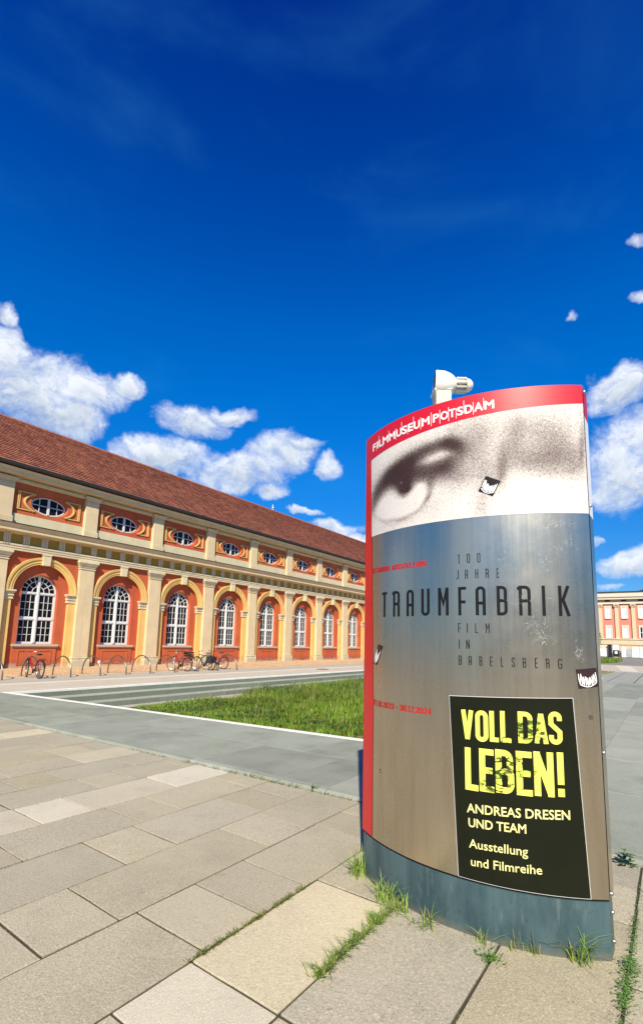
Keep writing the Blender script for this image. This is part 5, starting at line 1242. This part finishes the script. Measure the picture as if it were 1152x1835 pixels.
    cr = MB().lathe([(.09,-.004),(.09,.004),(0,.004)], (bb[0],.05,bb[2]), (0,1,0), 16).tube([(bb[0],.06,bb[2]),(bb[0]+.10,.07,bb[2]-.13)], .010, 5).tube([(bb[0],-.06,bb[2]),(bb[0]-.10,-.07,bb[2]+.13)], .010, 5)
    cr.box(bb[0]+.06,bb[0]+.14,.07,.15,bb[2]-.145,bb[2]-.12).box(bb[0]-.14,bb[0]-.06,-.15,-.07,bb[2]+.12,bb[2]+.145).build('crank', 'black_paint', b)
    MB().tube([(bb[0],.05,bb[2]+.085),(xr,.05,zc+.03)], .005, 4).tube([(bb[0],.05,bb[2]-.085),(xr,.05,zc-.03)], .005, 4).build('chain', 'black_paint', b)
    MB().lathe([(0,.03),(.03,.03),(.022,-.02),(0,-.03)], (head_b[0]+.09,0,head_b[2]+.02), (1,0,0), 10).build('headlight', 'black_paint', b)
    MB().box(xr-.245,xr-.225,-.03,.03,.70,.75).build('rear_light', 'bike_red', b)
    MB().tube([(bb[0]-.05,-.03,.28),(bb[0]-.1,-.18,.02)], .009, 5).build('kickstand', 'black_paint', b)
    return b, xr
bike('a', 'nearer red city bicycle standing alone with curved handlebar', 8.09, 17.87, 8.08, 16.92, 'bike_red', 'city', -.3)
b2, xr = bike('b', 'red bicycle with white fork and dark crate on its rack', 14.55, 18.35, 14.62, 17.28, 'bike_red', 'city', .5, 'bike_white')
cr = MB(); 
for z in (.78,.86,.94): frame_rect(xr-.26,xr+.14,z,z+.05,.02,-.17,-.155,cr); cr.box(xr-.26,xr+.14,.155,.17,z,z+.05); cr.box(xr-.26,xr-.245,-.155,.155,z,z+.05); cr.box(xr+.125,xr+.14,-.155,.155,z,z+.05)
cr.box(xr-.26,xr+.14,-.17,.17,.765,.78)
crate = cr.build('crate', 'black_paint'); crate.location = b2.location; crate.rotation_euler = b2.rotation_euler; crate.scale = (.88,.88,.88)
tag(crate, 'dark plastic crate on the rack of the red bicycle with a white fork', 'crate')
b3, xr3 = bike('c', 'black touring bicycle with panniers and upright handlebar', 15.90, 18.33, 15.98, 17.27, 'black_paint', 'sport', .45)
for e in (-1,1):
    pn = MB().cbox(xr3-.20,xr3+.14,min(e*.09,e*.23),max(e*.09,e*.23),.40,.74,.02).build('pannier', 'black_cloth'); pn.location = b3.location; pn.rotation_euler = b3.rotation_euler; pn.scale = (.88,.88,.88)
    tag(pn, 'black pannier bag on the %s side of the black touring bicycle' % ('far' if e > 0 else 'near'), 'pannier bag')
bike('d', 'pale red sports bicycle behind the black touring bicycle, farthest along the row', 17.05, 18.65, 17.12, 17.62, 'bike_pale_red', 'sport', -.3)

# ============================================================ PALACE
PS = 104.0
pal = empty('palace', W(PS, 0), RZ); tag(pal, 'distant salmon pink palace with cream pilasters and white sash windows', 'building')
# local: x = s (away), y = n
def pbx(name, mt, x0, x1, n0, n1, z0, z1, parent=None): return MB().box(x0,x1,n0,n1,z0,z1).build(name, mt, parent or pal)
NA, NZ = -18.0, 24.0
pbx('wall', 'salmon', 0, 10, NA, NZ, 3.4, 9.6)
pbx('ground_floor_wall', 'palace_cream', -.12, 10, NA, NZ, 0.0, 2.3); pbx('plinth_course', 'palace_cream', -.22, 10, NA, NZ, 2.3, 3.4)
pbx('plinth_cap', 'palace_light', -.35, -.22, NA, NZ, 3.22, 3.4)
pbx('architrave', 'palace_light', -.25, 10, NA, NZ, 9.6, 10.0); pbx('frieze', 'palace_cream', -.18, 10, NA, NZ, 10.0, 10.42)
pbx('cornice', 'palace_light', -.75, 10, NA, NZ, 10.42, 10.75); pbx('cornice_grey_course', 'grey_sheet', -.85, 10, NA, NZ, 10.75, 10.87)  # thin grey course on top of the cornice
pbx('attic', 'palace_light', -.1, 10, NA, NZ, 10.87, 11.72); pbx('attic_cap', 'dark_sheet', -.25, 10, NA, NZ, 11.72, 11.88)
MB().add([(-.2,4.0,11.88),(-.2,-6,11.88),(-.2,-6,14.4),(9,4.0,11.88),(9,-6,11.88),(9,-6,14.4)],[(0,1,2),(5,4,3),(0,2,5,3),(1,4,5,2)]).build('roof', 'dark_sheet', pal)
bpn = [9.9-2.54*k for k in range(-5, 11)]
pf = MB().cbox(-.29,.29,-.12,.12,0,1,.02)
pil_p = cap_p = pw_p = ms_p = pane_p = None
for k, nn in enumerate(bpn):
    if pil_p is None:
        pil_p = MB().box(-.22,0,-.29,.29,3.4,9.0).build('pilaster', 'palace_cream', pal)
        cap_p = MB().box(-.30,0,-.34,.34,9.0,9.12).box(-.26,0,-.30,.30,9.12,9.40).box(-.42,0,-.44,.44,9.40,9.58).box(-.40,-.26,-.42,-.2,9.15,9.38).box(-.40,-.26,.2,.42,9.15,9.38).build('capital', 'stone_sill', pal)
        pil_p.location.y = cap_p.location.y = nn
    else: put(pil_p, 'pilaster', pal, (0,nn,0)); put(cap_p, 'capital', pal, (0,nn,0))
    put(MB().box(-.30,-.19,-.35,.35,10.02,10.40).build('frieze_block', 'palace_light', pal).data, 'frieze_block', pal, (0,nn-1.27,0)) if False else None
    c = nn-1.2
    pbx('frieze_vent', 'dark_sheet', -.21, -.17, c-.38, c+.38, 10.05, 10.38)
    for (z0, z1) in ((6.98,9.02),(3.48,5.42)):
        if pw_p is None:
            pw_p = frame_rect(-.36,.36,0,1.0,.045,-.10,-.06)
            mbq = MB()
            for (a0_, a1_, b0_, b1_) in ((-.38,.38,0,.08),(-.38,.38,1.94,2.02),(-.38,-.31,.08,1.94),(.31,.38,.08,1.94),(-.035,.035,.08,1.94),(-.31,-.035,.98,1.05),(.035,.31,.98,1.05)): mbq.box(-.10,-.03,a0_,a1_,b0_,b1_)
            pw_m = mbq.build('window', 'white_paint', pal); pw_p = pw_m; w_ = pw_m; w_.location = (0,c,z0)
            sr_p = MB()
            for (a0_, a1_, b0_, b1_) in ((-.56,.56,2.02,2.30),(-.56,-.38,0,2.02),(.38,.56,0,2.02)): sr_p.box(-.13,0,a0_,a1_,b0_,b1_)
            sr_p = sr_p.build('window_surround', 'palace_light', pal); sr_p.location = (0,c,z0)
            pane_p = MB().add([(-.05,-.31,.08),(-.05,.31,.08),(-.05,.31,1.94),(-.05,-.31,1.94)],[(0,1,2,3)]).build('pane', 'curtain', w_)
            dk_p = MB().add([(-.05,-.31,.08),(-.05,.31,.08),(-.05,.31,1.94),(-.05,-.31,1.94)],[(0,1,2,3)]).build('pane', 'window_dark', w_)
            bpy.data.objects.remove(dk_p) if False else None
            dkm = dk_p.data; bpy.data.objects.remove(dk_p)
        else:
            w_ = put(pw_p, 'window', pal, (0,c,z0)); put(sr_p, 'window_surround', pal, (0,c,z0))
            dark = (z0 < 5 and k == 7) or (random.random() < .2 and abs(c-6) > 5)
            put(dkm if dark else pane_p, 'pane', w_)
        if z0 > 5: pbx('window_sill', 'stone_sill', -.2, 0, c-.42, c+.42, z0-.08, z0)
# hoarding before the palace
def thing_box(name, label, cat, mt, n0, n1, z0, z1, x=PS-1.2, th=.12, group=None):
    o = empty(name, W(x, (n0+n1)/2), RZ); tag(o, label, cat, group); return o
h1 = thing_box('hoarding', 'white site hoarding with pale posters left of the advertising column by the palace', 'hoarding', None, 8.9, 13, 0, 2.3)
for k in range(5): MB().box(-.06,.06,-2.05+.83*k,-2.05+.83*k+.80,.15,1.55).build('panel', ['hoard_white','hoard_white','hoard_blue','hoard_white','hoard_grey'][k], h1)
MB().box(-.06,.06,-2.05,2.1,1.6,2.2).build('upper_board', 'palace_light', h1)
for k in range(6): MB().box(.07,.13,-2.08+.83*k,-2.02+.83*k,0,2.2).build('post', 'grey_sheet', h1)
h2 = thing_box('dark_kiosk', 'narrow dark cabinet between the white hoarding and the advertising board', 'cabinet', None, 8.3, 8.8, 0, 2.3, PS-1.6)
MB().box(-.25,.25,-.25,.25,0.0,2.2).build('body', 'black_paint', h2); MB().box(-.3,.3,-.3,.3,2.2,2.32).build('roof_cap', 'dark_sheet', h2)
h3 = thing_box('advertising_board', 'dark framed advertising board with a white lower emblem before the palace', 'advertising board', None, 7.1, 8.2, 0, 2.4, PS-1.8)
MB().box(-.08,.08,-.54,.54,.12,2.36).build('frame', 'grey_sheet', h3)
MB().box(-.10,-.08,-.48,.48,1.3,2.28).build('upper_picture', 'hoard_blue', h3); MB().box(-.10,-.08,-.48,.48,.2,1.3).build('lower_picture', 'black_paint', h3)
MB().lathe([(0,0),(.25,0)], (-.11,0,.9), (-1,0,0), 14).build('emblem', 'hoard_white', h3); MB().box(-.115,-.101,-.3,.1,1.45,1.85).build('figure', 'terrace_light', h3)
for e in (-.45,.45): MB().box(-.05,.05,e-.05,e+.05,-.02,.12).build('leg', 'grey_sheet', h3)
h4 = thing_box('hoarding', 'long pale site hoarding right of the advertising board before the palace', 'hoarding', None, -10, 7.0, 0, 2.3)
pn = [('hoard_white',.7),('hoard_grey',.8),('hoard_blue',1.2),('hoard_white',.5),('hoard_grey',.6),('hoard_white',1.5),('hoard_blue',1.0),('hoard_white',1.6),('hoard_grey',1.0),('hoard_white',2.2),('hoard_blue',2.2),('hoard_white',3.2)]
y_ = 8.4
for mt_, L in pn: MB().box(-.05,.05,y_-L+.03,y_-.03,.12,1.95 if mt_ != 'hoard_grey' else 1.5).build('panel', mt_, h4); MB().box(.06,.12,y_-.05,y_+.05,0,2.15).build('post', 'hoard_white', h4); y_ -= L
MB().box(-.1,-.05,-8.2,8.4,2.15,2.25).build('rail', 'grey_sheet', h4)

# ============================================================ TREES
def tree(x, y, h, cr_, th, label, seed, leaves=2600, ls=.16, cz=None, mt='leaf', grp=None):
    rr = np.random.default_rng(seed); t = empty('tree', (x, y, 0)); tag(t, label, 'tree', grp)
    z0 = h-2*cr_*.95 if cz is None else cz
    MB().tube([(0,0,-.1),(.03,.02,z0*.5),(0,.05,z0),(.1,0,h*.8)], [th,th*.8,th*.65,th*.2], 8).build('trunk', 'bark', t, True)
    lb = MB()
    cl = []
    for k in range(16):
        a = rr.uniform(0,2*PI); r_ = cr_*rr.uniform(.35,.95); zz = z0+(h-z0)*rr.uniform(.1,.92); f = math.sqrt(max(.15, 1-((zz-(z0+h)/2)/((h-z0)/2+.01))**2)); c = (r_*f*math.cos(a), r_*f*math.sin(a), zz); cl.append(c)
        lb.tube([(0,0,z0+(zz-z0)*.3),(c[0]*.5,c[1]*.5,(z0+(zz-z0)*.3+zz)/2),c], [th*.3,th*.15,.01], 5, False)
    lb.build('limbs', 'bark', t)
    V = []; F = []; cl = np.array(cl)
    ci = rr.integers(0, len(cl), leaves); P = cl[ci]+rr.normal(0, cr_*.22, (leaves,3))
    d = rr.normal(size=(leaves,3)); d /= np.linalg.norm(d,axis=1)[:,None]; e = np.cross(d, rr.normal(size=(leaves,3))); e /= np.linalg.norm(e,axis=1)[:,None]
    s = ls*rr.uniform(.6,1.3,leaves)[:,None]
    Q = np.stack([P-d*s, P-e*s*.5, P+d*s, P+e*s*.5],1).reshape(-1,3)
    me = bpy.data.meshes.new('crown'); me.from_pydata(Q.tolist(), [], [(4*i,4*i+1,4*i+2,4*i+3) for i in range(leaves)]); me.materials.append(MATS[mt])
    o = bpy.data.objects.new('crown', me); COL.objects.link(o); o.parent = t; return t
q = W(96, 10.75); tree(q.x, q.y, 4.9, 1.5, .12, 'small leafy tree before the palace, just showing past the right edge of the sign', 5, 1500, .14, 2.2)
# row of trees behind the camera, seen as the dark band mirrored in the steel
tag(MB().add([(-70,-52,.035),(80,-52,.035),(80,-13,.035),(-70,-13,.035)],[(0,1,2,3)]).build('unseen_dark_ground', 'unseen_ground_dark'), kind='structure')  # unseen dark ground added to deepen the dark band reflected in the steel
ordn = ['first','second','third','fourth','fifth','sixth','seventh','last']
for k, (x, y, h, c) in enumerate(((-34,-58,9,5),(-24,-62,10,5.2),(-14,-64,9,5),(-4,-66,10.5,5.4),(6,-66,9.5,5),(16,-64,10.5,5.4),(26,-62,9.5,5),(37,-58,10,5.2))):
    tree(x, y, h, c, .28, ordn[k]+' broad tree in the row mirrored as a dark band in the steel sign', 20+k, 3500, .55, 1.2, 'leaf_dark', 'trees mirrored in the sign')
